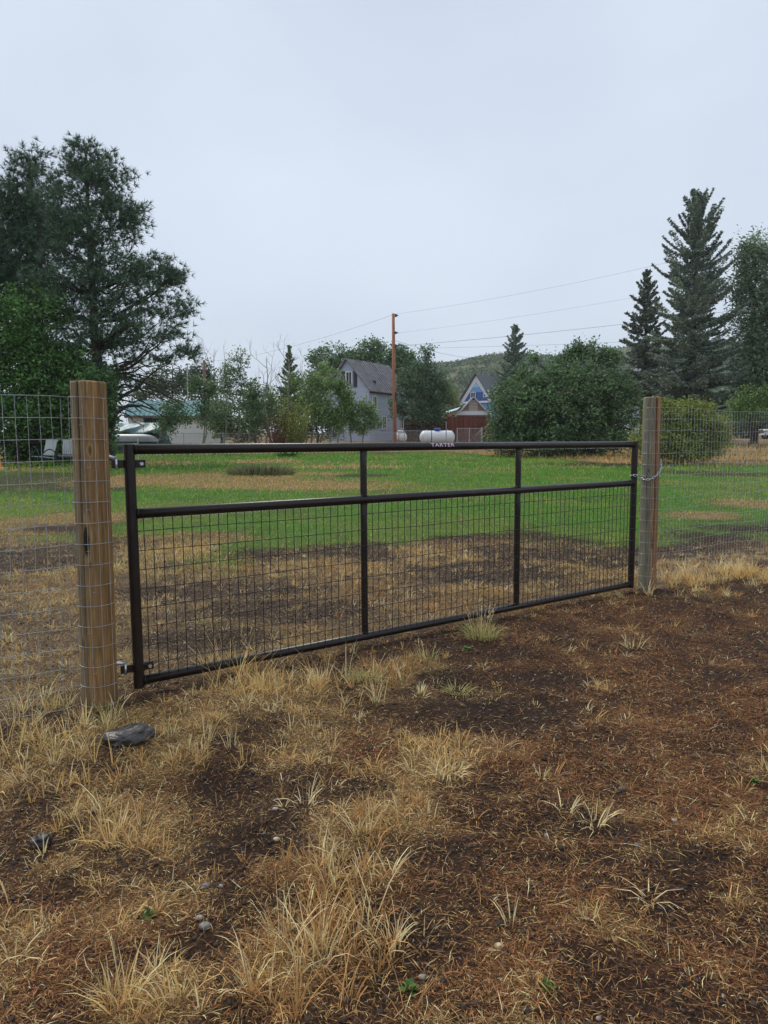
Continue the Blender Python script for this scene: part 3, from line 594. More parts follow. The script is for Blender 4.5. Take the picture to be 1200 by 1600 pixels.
def crown_tree(name, label, cat, Y, trunk, blobs, r0, clumps, crad, leaf, per, base, bark, mode='leaf', group=None, asp=.55, dspread=.8, depthfrac=.8, limbn=None, vert=1.0, surf=2.4, twigs=True, parent_ground=True, extra=None, m_=None, nneed=10, needw=.03):
    mpp = Y/F; tp = np.array([W(a, b, Y) for a, b in trunk]); tp[0][2] = float(gz(tp[0][0], Y))-.1
    root = thing(name, label, cat, (tp[0][0], Y, tp[0][2]+.1), group)
    tr = MB(); tt = np.linspace(0, 1, 12); ti = np.linspace(0, 1, len(tp)); tpts = np.array([[np.interp(x, ti, tp[:, j]) for j in range(3)] for x in tt]); tpts[1:-1] += R.normal(0, mpp*1.2, (10, 3))*np.array([1, 1, 0])
    trad = r0*(1-tt*.85)+.01; tr.tube(tpts, trad, 9, bark)
    bl = []
    for b in blobs:
        bx, by, rx, ry = b[:4]; c = W(bx, by, Y); off = b[4] if len(b) > 4 else 0
        c[1] += off; bl.append((c, np.array([rx*mpp, rx*mpp*depthfrac, ry*mpp])))
    vol = np.array([(r[0]*r[2]) for c, r in bl]); vol /= vol.sum(); ids = R.choice(len(bl), clumps, p=vol)
    d = R.normal(size=(clumps, 3)); d /= np.linalg.norm(d, axis=1)[:, None]; rad = R.rand(clumps)**(1/surf)
    Cc = np.array([bl[i][0]+bl[i][1]*d[k]*rad[k] for k, i in enumerate(ids)])
    gmin = gz(Cc[:, 0], Cc[:, 1])+crad*.4; Cc[:, 2] = np.maximum(Cc[:, 2], gmin)
    nl = limbn or max(6, clumps//12); li = R.choice(clumps, min(nl, clumps), replace=False); allp = [tpts[3:]]
    for i in li:
        c = Cc[i]; hd = np.hypot(c[0]-tpts[1:, 0], c[1]-tpts[1:, 1]); want = c[2]-hd*.55
        k = int(np.argmin(np.abs(tpts[1:, 2]-want)))+1; pl = curve(tpts[k], c, .08 if mode == 'leaf' else -.06, 8, .025)
        tr.tube(pl, np.linspace(max(trad[k]*.42, .02), .012, 8), 5, bark); allp.append(pl)
    allp = np.vstack(allp)
    if twigs:
        for c in Cc:
            dd = np.linalg.norm(allp-c, axis=1)+(allp[:, 2] > c[2])*.4; k = int(np.argmin(dd))
            if dd[k] > .05: tr.tube(curve(allp[k], c, 0, 4, .05), [.022*mpp/.04, .016*mpp/.04, .012*mpp/.04, .008*mpp/.04], 3, bark, cap=False)
    if extra: extra(tr, tpts, mpp)
    tr.build('trunk', M_bark, root, smooth=True)
    cf = R.uniform(.68, 1.34, clumps)
    # foliage tone varies at random from clump to clump
    bcol = np.asarray(base)[None]*cf[:, None]
    if mode == 'leaf':
        P = np.repeat(Cc, per, 0)+R.normal(0, crad*.5, (clumps*per, 3))*np.array([1, 1, .8*vert]); C = np.repeat(bcol, per, 0)*R.uniform(.65, 1.4, (clumps*per, 1)); C *= 1+R.uniform(-.08, .08, (len(C), 3))
        P[:, 2] = np.maximum(P[:, 2], gz(P[:, 0], P[:, 1])+.03)
        V, T, C = leaves(P, leaf, asp, C)
    else:
        P = np.repeat(Cc, per, 0)+R.normal(0, crad*.5, (clumps*per, 3))*np.array([1, 1, .6]); ax_ = np.stack([np.full(len(P), tpts[6][0]), np.full(len(P), tpts[6][1]), P[:, 2]-.7*np.abs(P[:, 0]-tpts[6][0])-.3], 1)
        V, T, C = needles(P, P-ax_, nneed, leaf, needw, np.repeat(bcol, per, 0))
    tri_mesh('foliage', V, T, C, m_ or (M_leaf if mode == 'leaf' else M_needle), root)
    return root
PINE = (.060, .098, .066); BARK = (.085, .062, .05); GREYB = (.17, .155, .13)
# tall pine, left
def dead_limbs(tr, tpts, mpp):
    for k in range(18):
        i = R.randint(2, 5); a = R.uniform(-.9, .7); L_ = R.uniform(1.5, 4.6); p0 = tpts[i]+np.array([0, 0, R.uniform(-.6, .6)]); p1 = p0+np.array([math.cos(a)*L_, math.sin(a)*L_, -R.uniform(.1, .35)*L_])
        c = curve(p0, p1, .12, 9, .02); tr.tube(c, np.linspace(.05, .012, 9), 4, (.06, .045, .04))
        for j in range(5):
            q = c[R.randint(3, 8)]; e = q+np.array([R.uniform(.2, 1.2), R.uniform(-.6, .6), R.uniform(-.9, .3)]); tr.tube(curve(q, e, .1, 5, .06), np.linspace(.02, .006, 5), 3, (.06, .045, .04), cap=False)
crown_tree('pine_tree', 'tall dark pine with open drooping right side, left of the gate', 'tree', 34, [(166, 700), (152, 560), (142, 400), (134, 240)],
    [(134, 252, 34, 32), (165, 285, 40, 45), (120, 310, 60, 45), (185, 330, 38, 30), (130, 380, 80, 50), (200, 355, 30, 22), (235, 425, 50, 26), (180, 440, 80, 40), (268, 430, 20, 22), (215, 480, 70, 26), (285, 480, 24, 22), (190, 520, 80, 25), (262, 520, 36, 15), (110, 450, 70, 60), (120, 545, 80, 40), (288, 552, 22, 10), (225, 560, 50, 12), (185, 590, 34, 22), (100, 600, 70, 40)],
      .30, 950, .50, .30, 7, PINE, BARK, 'needle', extra=dead_limbs, limbn=95, surf=2.3, nneed=12, needw=.036)
crown_tree('pine_tree', 'second tall pine with rounded top at the left picture edge', 'tree', 36, [(40, 700), (42, 560), (44, 400), (46, 250)],
    [(48, 262, 32, 30), (40, 310, 45, 40), (15, 330, 40, 45), (70, 370, 50, 50), (10, 420, 60, 70), (60, 460, 60, 60), (-40, 400, 60, 90)],
    .28, 1000, .60, .30, 7, (.052, .09, .06), BARK, 'needle', limbn=60, surf=2.0, nneed=12, needw=.036)
# broadleaf trees under pines
GR = (.062, .125, .038)
crown_tree('leafy_tree', 'large round bright green leafy tree behind the left mesh fence', 'tree', 32.5, [(30, 722), (32, 650), (40, 560), (40, 480)],
    [(40, 500, 60, 55), (10, 560, 70, 60), (90, 560, 50, 40), (60, 620, 70, 50), (130, 610, 42, 42), (10, 660, 80, 50), (110, 665, 50, 40), (155, 650, 28, 50), (-50, 520, 60, 80), (-60, 640, 70, 60), (30, 692, 60, 30, 1.6), (100, 694, 50, 28, 1.6), (140, 692, 24, 28, 1.6), (60, 690, 80, 28, 2.4), (70, 600, 90, 60, 2.0), (20, 714, 40, 8, 1), (70, 716, 40, 7, 1.2), (120, 716, 40, 7, 1.2), (20, 714, 40, 8, 1), (70, 716, 40, 7, 1.2), (120, 716, 40, 7, 1.2)],
    .12, 2300, .42, .17, 26, GR, BARK, limbn=50, asp=.6)
crown_tree('leafy_tree', 'dark leafy bush with bare crooked limb right behind the brown gatepost', 'tree', 30, [(176, 722), (172, 690), (180, 650), (172, 600)],
    [(160, 640, 20, 45), (162, 690, 14, 22), (150, 600, 30, 25)], .1, 190, .36, .15, 24, (.05, .098, .036), (.06, .05, .045), limbn=14, asp=.6,
    extra=lambda tr, t, mpp: [tr.tube([W(a, b, 30) for a, b in [(172, 668), (183, 645), (200, 633), (222, 634), (245, 642)]], [.09, .08, .065, .05, .02], 6, (.05, .04, .035)), tr.tube([W(a, b, 30) for a, b in [(182, 655), (190, 648), (196, 650)]], [.05, .04, .015], 5, (.05, .04, .035))])
# big rounded bush centre right
crown_tree('round_bush', 'very large rounded dark green bush right of the propane tank', 'bush', 41, [(880, 712), (880, 660), (885, 610), (890, 570)],
    [(880, 645, 116, 72), (905, 608, 84, 52), (820, 640, 58, 58), (955, 640, 46, 62), (875, 692, 112, 24), (790, 680, 34, 30)]+[(915, 550, 14, 12), (903, 545, 5, 16), (945, 556, 13, 12), (870, 566, 5, 12), (885, 558, 8, 12), (835, 562, 4, 12), (960, 560, 9, 12), (925, 538, 3, 9), (893, 548, 3, 10), (815, 575, 4, 10)]*2,
    .18, 2300, .40, .20, 22, (.068, .115, .055), BARK, limbn=60, asp=.42, surf=2.9,
    extra=None)
crown_tree('round_bush', 'spiky upright leafy shoots rising from top of the largest bush', 'bush', 41.6, [(905, 640), (905, 600), (912, 560), (915, 545)],
    [(915, 548, 12, 10), (902, 552, 4, 14), (945, 555, 12, 12), (870, 568, 5, 12), (885, 560, 8, 10), (835, 562, 4, 10), (960, 562, 10, 10), (925, 530, 3, 8), (893, 545, 3, 8)], .05, 110, .20, .2, 8, (.065, .115, .055), BARK, limbn=20, asp=.42) if False else None
# yellow-green shrub behind right mesh
crown_tree('yellow_shrub', 'yellow green rounded shrub behind the right mesh fence', 'bush', 32, [(1065, 722), (1065, 690), (1068, 660), (1070, 640)],
    [(1050, 660, 46, 36), (1095, 668, 38, 34), (1045, 690, 55, 22), (1110, 690, 30, 20), (1015, 690, 30, 20), (1070, 640, 34, 16), (1035, 632, 12, 10), (1105, 640, 12, 12), (1125, 668, 14, 18), (1060, 708, 60, 14), (1100, 706, 34, 14)],
    .05, 1050, .34, .13, 24, (.135, .165, .042), (.13, .09, .06), limbn=50, asp=.45, surf=1.9)
# right edge trees
crown_tree('weeping_tree', 'tall drooping leafy tree at the right picture edge', 'tree', 63, [(1178, 690), (1180, 600), (1178, 500), (1180, 410)],
    [(1165, 410, 22, 32), (1190, 400, 26, 34), (1175, 455, 36, 35), (1165, 510, 28, 22), (1200, 500, 35, 50), (1172, 560, 32, 40), (1205, 570, 40, 50), (1165, 610, 24, 30), (1230, 460, 40, 60), (1200, 640, 50, 30)],
    .35, 1400, .7, .34, 20, (.095, .14, .088), BARK, vert=2.0, asp=.35, surf=2.2, limbn=50)
crown_tree('leafy_tree', 'small light green tree in front of the drooping right edge tree', 'tree', 56, [(1172, 694), (1172, 660), (1174, 630)],
    [(1170, 622, 18, 22), (1180, 645, 30, 18), (1150, 640, 16, 18), (1195, 620, 18, 20)], .1, 240, .4, .2, 18, (.095, .16, .05), BARK, asp=.5)
crown_tree('hedge', 'clipped dark green hedge far right behind the mesh fence', 'hedge', 84, [(1170, 688), (1170, 660)],
    [(1150, 668, 14, 18), (1172, 668, 16, 18), (1195, 668, 16, 16), (1215, 668, 16, 18)], .1, 260, .5, .28, 18, (.05, .09, .05), BARK, asp=.5)
# trees behind utility pole and grey house
crown_tree('leafy_tree', 'dense dark green tree between utility pole and blue gabled house', 'tree', 68, [(662, 690), (664, 640), (666, 560)],
    [(668, 560, 12, 22), (660, 600, 34, 34), (685, 610, 22, 36), (650, 640, 26, 26), (675, 645, 26, 22), (632, 600, 16, 30), (620, 640, 14, 22)], .16, 560, .5, .26, 20, (.066, .112, .068), BARK, asp=.5)
crown_tree('leafy_tree', 'olive green scrubby tree left of the blue gabled house', 'tree', 84, [(706, 680), (706, 640), (704, 610)],
    [(704, 625, 14, 22), (716, 645, 14, 14), (694, 610, 12, 18)], .1, 130, .5, .3, 16, (.115, .14, .06), BARK, asp=.5)
for a in [(518, [(520, 565, 30, 28), (505, 600, 30, 40), (490, 560, 14, 16), (540, 575, 24, 30)], 'bushy green tree rising left of the grey house roof'),
          (582, [(578, 550, 24, 22), (600, 566, 22, 26), (560, 568, 22, 20), (590, 590, 26, 26)], 'round crowned green tree above the grey house roof'),
          (632, [(628, 566, 20, 24), (645, 590, 16, 30)], 'green tree just behind the tall orange utility pole'),
          (268, [(262, 600, 34, 26), (300, 600, 26, 28), (230, 610, 26, 22), (320, 590, 18, 26)], 'dark green tree behind the teal roofed cabin')]:
    crown_tree('leafy_tree', a[2], 'tree', 102, [(a[0], 690), (a[0], 640), (a[0]+2, 570)], a[1], .25, 330, .8, .42, 18, (.072, .125, .062) if a[0] != 268 else (.055, .085, .05), BARK, asp=.55, group='distant leafy trees behind the houses')
for px, yt, bl, lab in ((346, 615, [(347, 645, 26, 36), (358, 672, 26, 22)], 'low leafy tree behind the cabin end of the aspen row'), (398, 610, [(400, 640, 26, 34), (385, 672, 28, 22)], 'low leafy tree behind the tallest dark aspen'), (446, 600, [(440, 640, 28, 36), (455, 670, 30, 22)], 'low leafy tree behind the small narrow spruce'), (496, 590, [(490, 625, 28, 40), (505, 665, 32, 26), (530, 655, 18, 30)], 'low leafy tree behind the twin saplings')):
    crown_tree('leafy_tree', lab, 'tree', 57, [(px, 695), (px, 650), (px, yt)], bl, .09, 150, .5, .24, 18, (.10, .145, .075), BARK, asp=.6, group='low trees behind the aspen row')
# aspens
ASP = (.095, .15, .072); AB = (.30, .29, .24)
aspens = [(243, 718, 262, 640, 45, [(262, 665, 22, 24), (285, 650, 20, 18), (270, 635, 20, 14)], 'small leaning dark leaved aspen before the green tarp'),
 (318, 720, 322, 600, 46, [(318, 640, 16, 30), (330, 610, 14, 20), (306, 600, 12, 22)], 'aspen with slim white trunk nearest the cabin'),
 (352, 706, 352, 560, 51, [(352, 600, 16, 22), (340, 650, 18, 26), (358, 575, 10, 14)], 'aspen left of the tallest dark aspen'),
 (374, 706, 376, 545, 52, [(376, 560, 18, 16), (372, 595, 26, 22), (385, 630, 20, 28), (362, 640, 18, 28)], 'tallest dark leaved aspen with rounded top'),
 (388, 706, 392, 590, 50, [(396, 620, 16, 30), (400, 655, 16, 22)], 'narrow aspen just right of the tallest dark aspen'),
 (420, 706, 418, 590, 53, [(420, 625, 18, 26), (412, 655, 20, 22)], 'aspen below the first bare topped tree'),
 (448, 706, 450, 580, 53, [(462, 600, 18, 24), (455, 640, 20, 26)], 'light aspen in front of the small spruce'),
 (480, 706, 476, 590, 51, [(478, 630, 18, 30), (490, 600, 14, 22)], 'aspen sapling behind the yellow willow shrub'),
 (500, 706, 505, 560, 52, [(505, 590, 16, 26), (500, 640, 18, 28)], 'slim aspen left of the twin saplings'),
 (515, 706, 520, 570, 50, [(522, 600, 16, 24), (518, 645, 16, 24)], 'left one of the twin saplings near the house'),
 (528, 706, 535, 590, 50, [(537, 620, 14, 24), (530, 655, 14, 20)], 'right one of the twin saplings near the house'),
 (548, 706, 548, 600, 51, [(546, 640, 16, 24), (556, 660, 14, 18)], 'low aspen hiding the house gable corner'),
 (566, 706, 572, 612, 51, [(572, 640, 14, 20), (582, 655, 16, 18), (568, 668, 18, 12)], 'rightmost aspen before the grey house side wall')]
for bx, by, tx, ty, Yd, bl, lab in aspens:
    base = np.array(ASP)*(np.array([.8, .85, .9]) if bx < 400 else np.array([1.1, 1.1, .85]))
    crown_tree('aspen_tree', lab, 'tree', Yd, [(bx, by), ((bx+tx)/2, (by+ty)/2), (tx, ty)], bl, .055, 120, .36, .145, 19, base, AB, asp=.75, group='aspens along the chain link fence', surf=1.9)
# bare topped trees
def bare_tree(px, py, tx, ty, Yd, spread, label, group='bare topped young trees'):
    p0 = W(px, py, Yd); p0[2] = float(gz(p0[0], Yd))-.05; p1 = W(tx, ty, Yd); root = thing('bare_tree', label, 'tree', p0, group); m = MB()
    tr = curve(p0, p1, 0, 10, .012); m.tube(tr, np.linspace(.075, .022, 10), 7, AB)
    def grow(p, d, L_, r, lv):
        n = 5; pts = [p]; dd = d.copy()
        for k in range(n): dd = dd+R.normal(0, .13, 3)+np.array([0, 0, .10]); dd /= np.linalg.norm(dd); pts.append(pts[-1]+dd*L_/n)
        m.tube(pts, np.linspace(r, r*.4, n+1), 4, (.22, .19, .17), cap=False)
        if lv:
            for k in range(3): grow(pts[R.randint(2, 6)], (dd+R.normal(0, .55, 3))/1.3, L_*R.uniform(.45, .7), r*.5, lv-1)
    for k in range(9):
        i = R.randint(4, 10); a = R.choice([-1, 1])*R.uniform(.3, 1.1); d = np.array([math.sin(a), R.normal(0, .5), math.cos(a)]); d /= np.linalg.norm(d)
        grow(tr[i], d, spread*R.uniform(.55, 1.0), .022, 2)
    m.build('trunk', M_bark, root, smooth=True)
bare_tree(319, 720, 330, 575, 46.5, 2.6, 'leftmost bare topped tree with long forked twigs')
bare_tree(419, 706, 416, 560, 52, 2.0, 'bare topped tree between dark aspens and spruce')
bare_tree(452, 706, 452, 570, 52, 2.0, 'bare thin tree leaning over the small spruce')
bare_tree(486, 706, 487, 575, 52.5, 1.9, 'rightmost bare topped tree left of the house')
# twiggy red shrub and yellow willow shrub
def twig_shrub(px, py, Yd, h, wd, n, colr, leafc, label):
    x, y, z = W(px, py, Yd); z = float(gz(x, y)); root = thing('willow_shrub', label, 'shrub', (x, y, z)); m = MB(); tips = []
    for k in range(n):
        a = R.uniform(0, 2*PI); r = wd*.2*R.rand(); s = R.uniform(.1, .5); p0 = np.array([x+r*math.cos(a), y+r*math.sin(a), z-.03]); L_ = h*R.uniform(.5, 1)
        p1 = p0+np.array([math.cos(a)*s*wd, math.sin(a)*s*wd, L_]); c = curve(p0, p1, .02, 6, .02); m.tube(c, np.linspace(.016, .006, 6), 3, np.array(colr)*R.uniform(.7, 1.2), cap=False)
        for q in c[2:]: tips.append(q); 
    m.build('stems', M_bark, root)
    if leafc is not None:
        P = np.repeat(np.array(tips), 7, 0)+R.normal(0, .10, (len(tips)*7, 3)); V, T, C = leaves(P, .15, .3, cols(leafc, len(P), .35)); tri_mesh('foliage', V, T, C, M_leaf, root)
twig_shrub(438, 704, 49, 2.9, 2.6, 130, (.19, .08, .055), None, 'leafless reddish brown twiggy shrub by the chain link fence')
twig_shrub(462, 706, 48.5, 3.8, 2.4, 90, (.17, .17, .06), (.17, .20, .06), 'yellow green upright willow shrub beside the red twigs')
twig_shrub(448, 716, 40, .5, 1.6, 60, (.1, .15, .04), (.08, .17, .035), 'low bright green shrub at lawn edge behind the weedy stump')
# weedy stump on lawn
x, y = G(408, 742); z = float(gz(x, y)); root = thing('weedy_stump', 'dark rotten stump overgrown with grey green weeds on the lawn', 'stump', (x, y, z)); m = MB()
for k in range(26): a = R.uniform(0, 2*PI); r = .55*math.sqrt(R.rand()); m.tube([(x+r*math.cos(a)*.9, y+r*math.sin(a)*.7, z-.02), (x+r*math.cos(a)*1.3, y+r*math.sin(a)*.8, z+R.uniform(.15, .32)*(1-.4*r))], [.07, .04], 6, (.03, .024, .02))
m.build('rotten_wood', M_bark, root)
n = 1500; a = R.uniform(0, 2*PI, n); r = np.sqrt(R.rand(n)); P = np.stack([x+r*np.cos(a)*1.15, y+r*np.sin(a)*.7, np.full(n, z)], 1)
v, t, c = blades(P, R.uniform(.2, .62, n)*(1.15-.6*r), R.uniform(.014, .026, n), a, R.uniform(.05, .7, n), cols(np.where((R.rand(n) < .4)[:, None], np.array([.34, .29, .16]), np.array([.15, .20, .09])), n, .3), .5); tri_mesh('weeds', v, t, c, M_blade, root)
# ------------------------------------------------------------------ spruces
def spruce(name, label, px, ytop, Yd, ybot, prof, colr, levels=30, per=8, leafl=.42, group=None, dens=1.0, lift=.0):
    mpp = Yd/F; x, y, zt = W(px, ytop, Yd); zg = float(gz(x, y)); zb = W(px, ybot, Yd)[2]; root = thing(name, label, 'tree', (x, y, zg), group)
    m = MB(); H = zt-zg; m.tube([(x, y, zg-.1), (x, y, zg+H*.5), (x+R.normal(0, .1), y, zt)], [H*.017, H*.010, .03], 8, BARK); VV = []
    for i in range(levels):
        s = (i+R.uniform(-.3, .3))/levels; s = min(max(s, 0), 1); z = zb+(zt-zb)*s; rr = np.interp(s, prof[0], prof[1])*mpp
        k = max(4, int(per*(1-.45*s)))
        for j in range(k):
            a = 2*PI*(j+R.rand())/k; L_ = rr*R.choice([R.uniform(.5, .8), R.uniform(.8, 1.18)])+.15; el = -.30+1.05*s*s+.25*s+R.normal(0, .15)+lift; d = np.array([math.cos(a), math.sin(a), 0]); t = np.linspace(0, 1, 7)[:, None]
            c = np.array([x, y, z+R.uniform(-.2, .2)])+d*L_*t*math.cos(el)+np.array([0, 0, 1.])*(L_*math.sin(el)*t+L_*.20*t**3-L_*.02*np.sin(t*PI))
            m.tube(c, np.linspace(.05, .012, 7)*max(.4, 1-s*.6), 4, BARK, cap=False)
            n = int(L_/mpp*dens*(2.9-1.0*s))+6; u = R.uniform(.12, 1.02, n)**.8; q = np.stack([np.interp(u, t[:, 0], c[:, w_]) for w_ in range(3)], 1)
            side = np.array([-d[1], d[0], 0]); wd = L_*(.27-.13*s)*(1.05-u*.75)+.07; q = q+side*(R.uniform(-1, 1, n)*wd)[:, None]+np.array([0, 0, 1.])*(-np.abs(R.normal(0, .16, n))*(1.2-u)*min(1, L_*.5))[:, None]
            VV.append((q, np.full(n, R.uniform(.7, 1.3))))
    m.build('trunk', M_bark, root, smooth=True)
    P = np.vstack([q for q, _ in VV]); cf = np.concatenate([f for _, f in VV]); C = np.array(colr)[None]*cf[:, None]*R.uniform(.7, 1.35, (len(P), 1))
    V, T, C = leaves(P, leafl, .34, C); tri_mesh('foliage', V, T, C, M_needle, root); print(label, len(T))
SPR = (.105, .135, .115)
spruce('spruce_tree', 'tallest grey green spruce behind the right gatepost', 1092, 310, 63, 655, ([0, .12, .3, .5, .7, .85, .95, 1], [66, 76, 66, 62, 52, 40, 26, 8]), SPR, 40, 11, .32, dens=1.9)
spruce('spruce_tree', 'shorter ragged dark spruce left of the tallest one', 1012, 422, 70, 620, ([0, .15, .4, .6, .8, 1], [34, 40, 36, 26, 18, 3]), (.085, .108, .096), 24, 9, .42, dens=1.3)
spruce('spruce_tree', 'small lone spruce rising behind the largest bush', 806, 507, 105, 628, ([0, .3, .6, .85, 1], [30, 25, 18, 10, 2]), (.10, .14, .115), 24, 9, .5, dens=1.5)
spruce('spruce_tree', 'small narrow spruce among the aspens', 452, 540, 56, 690, ([0, .3, .6, .85, 1], [26, 22, 15, 7, 1]), (.075, .11, .06), 22, 8, .3, dens=1.2)
# ------------------------------------------------------------------ hill
n_u, n_v = 200, 60; hp = [(300, 692), (480, 688), (560, 660), (615, 590), (640, 565), (700, 560), (740, 552), (775, 546), (860, 548), (905, 541), (950, 536), (1000, 533), (1080, 528), (1150, 531), (1250, 528), (1500, 550), (2200, 600)]
hx = [W(a, b, 520)[0] for a, b in hp]; hz_ = [W(a, b, 520)[2]-6.5 for a, b in hp]
U = np.linspace(hx[0]-60, hx[-1]+60, n_u); V0 = np.linspace(0, 1, n_v); UU, VV_ = np.meshgrid(U, V0); Xh = UU.ravel(); tv = VV_.ravel()
def hill(Xh, tv):
    prof = np.interp(Xh, hx, hz_, left=hz_[0]*.5, right=hz_[-1]*.5); Yh = 210+tv*500; k = np.where(tv < .62, ss(0, 1, tv/.62), 1-ss(0, 1, (tv-.62)/.38)*.6)
    return Yh, 3.0+(prof-3.0)*k*(1+0*tv)+(fbm(Xh, Yh, .02, 4, 61)-.5)*8*np.minimum(1, tv*4)*(1-.6*k)
Yh, Zh = hill(Xh, tv); i = (np.arange(n_v-1)[:, None]*n_u+np.arange(n_u-1)[None, :]).ravel()
nh = fbm(Xh, Yh, .03, 4, 62); ch = np.array([.13, .14, .075])[None]*(1-ss(.4, .65, nh)[:, None]*.0)+np.array([.06, .04, .02])[None]*ss(.5, .7, nh)[:, None]
M_hill = mat('hill_turf', attr=True, rough=.95, nscale=.12, namt=.35, spec=.1)
tri_mesh('hill', np.stack([Xh, Yh, Zh], 1), np.vstack([np.stack([i, i+1, i+n_u+1], 1), np.stack([i, i+n_u+1, i+n_u], 1)]), ch, M_hill, smooth=True, kind='structure')
n = 26000; xs = R.uniform(0, 420, n); tv = R.uniform(.05, .68, n); ys, zs = hill(xs, tv); dn = fbm(xs, ys, .035, 3, 63); keep = R.rand(n) < ss(.32, .5, dn)*.9+.12; xs, ys, zs = xs[keep], ys[keep], zs[keep]; n = len(xs)
per = 9; sz = R.uniform(1.2, 3.0, n); P = np.repeat(np.stack([xs, ys, zs+sz*.4], 1), per, 0)+R.normal(0, 1, (n*per, 3))*np.repeat(sz, per)[:, None]*np.array([.5, .5, .35]); C = np.repeat(np.array([.115, .165, .082])[None]*R.uniform(.6, 1.5, (n, 1)), per, 0)*R.uniform(.8, 1.2, (n*per, 1))
v, t, c = leaves(P, 1.5, .8, C); tri_mesh('hill_scrub', v, t, c, M_leaf, label='dense green scrub oak covering the distant hill', cat='scrub', kind='stuff')
# ------------------------------------------------------------------ buildings
def box_house(name, label, c0, t, wg, ws, zg, ze, zr, wallc, roofc, ov=.35, gcol=None, wallm=None, roofm=None, rib=None, t_roof=.12):
    """c0: front corner, gable runs along a, side along b"""
    a = np.array([-math.cos(t), math.sin(t), 0]); b = np.array([math.sin(t), math.cos(t), 0]); up = np.array([0, 0, 1.])
    c0 = np.array([c0[0], c0[1], zg]); root = thing(name, label, 'house', c0)
    m = MB(); he = ze-zg; hr = zr-zg; m.prism([c0-up*.3, c0+a*wg-up*.3, c0+a*wg+up*he, c0+a*wg/2+up*hr, c0+up*he], b*ws, wallc); wl = m.build('wall', wallm or M_vc, root)
    m = MB(); hw = wg/2
    for sgn, s0 in ((1, 0), (-1, wg)):
        ridge = c0+a*hw+up*(hr+.02)-b*ov; eave = c0+a*(s0-sgn*ov)+up*(he-(hr-he)/hw*ov+.02)-b*ov; L_ = ws+2*ov
        nrm = np.cross(ridge-eave, b); nrm /= np.linalg.norm(nrm); nrm *= np.sign(nrm[2])
        m.prism([eave, ridge, ridge+nrm*t_roof, eave+nrm*t_roof], b*L_, roofc)
        if rib:
            k = 0
            while k < L_: m.prism([eave+nrm*t_roof+b*k, ridge+nrm*t_roof+b*k, ridge+nrm*(t_roof+.05)+b*k, eave+nrm*(t_roof+.05)+b*k], b*.05, np.array(roofc)*R.uniform(.75, 1.15)); k += rib
    rf = m.build('roof', roofm or M_vc, root)
    return root, wl, rf, c0, a, b, up
def window(parent, p, u, v, nrm, w_, h, frame=(.75, .76, .76), lattice=True):
    """p centre; u,v axes; nrm outward"""
    m = MB(); rot = np.stack([u, v, nrm], 1)
    for sx in (-1, 1): m.box(p+u*sx*w_/2+nrm*.05, (.10, h+.1, .08), rot, frame)
    for sy in (-1, 1): m.box(p+v*sy*h/2+nrm*.053, (w_+.12, .10, .08), rot, frame)
    m.box(p+nrm*.045, (.05, h, .05), rot, frame); fr = m.build('window', M_vc, parent)
    m = MB(); m.box(p+nrm*.015, (w_, h, .03), rot); m.build('pane', M_glass, fr)
M_siding = mat('lap_siding', attr=True, rough=.7, nscale=2, namt=.18, bump=.03, bscale=7, stretch=(.02, .02, 1))
M_rustroof = mat('weathered_metal_roof', (.155, .15, .155), .6, .3, nscale=1.6, namt=.6, stretch=(1, 1, 1))
# brown patches on grey roof
# grey house
cX, cY = W(577, 690, 70)[0], 70; zg = float(gz(cX, cY))
H1 = box_house('grey_house', 'pale blue grey wooden house with weathered streaked metal roof', (cX, cY), math.radians(35), 5.6, 7.2, zg, W(577, 607, 70)[2], W(544, 562, 71.6)[2], (.44, .49, .60), (.22, .205, .21), roofm=mat('weathered_metal_roof', attr=True, rough=.6, metal=.2, nscale=2.2, namt=.55), wallm=M_siding, rib=.45)
root, wl, rf, c0, a, b, up = H1
gn_ = -b; window(root, c0+a*2.55+up*(W(549, 592, 71)[2]-zg), a, up, gn_, .75, 1.5)
for s in (1.75, 3.35):
    m = MB(); m.box(c0+a*s+up*(W(549, 592, 71)[2]-zg)+gn_*.03, (.45, 1.7, .05), np.stack([a, up, gn_], 1), (.03, .03, .035)); m.build('shutter', M_vc, root)
sn = -a
for k, zz in ((.9, 5.0), (5.9, 2.6), (2.6, 2.5)): window(root, c0+b*k+up*zz*.8, b, up, sn, .7, 1.3)
m = MB(); m.box(c0+b*1.6+a*.5+up*(W(604, 603, 72)[2]-zg+.25), (.35, .35, .5), None, (.04, .04, .045)); m.build('roof_vent', M_vc, root)
m = MB(); m.prism([c0+sn*.02+up*(W(577, 607, 70)[2]-zg-.42), c0+sn*.10+up*(W(577, 607, 70)[2]-zg-.42), c0+sn*.10+up*(W(577, 607, 70)[2]-zg-.25), c0+sn*.02+up*(W(577, 607, 70)[2]-zg-.25)], b*7.2, (.05, .05, .06)); m.build('gutter', M_vc, root)
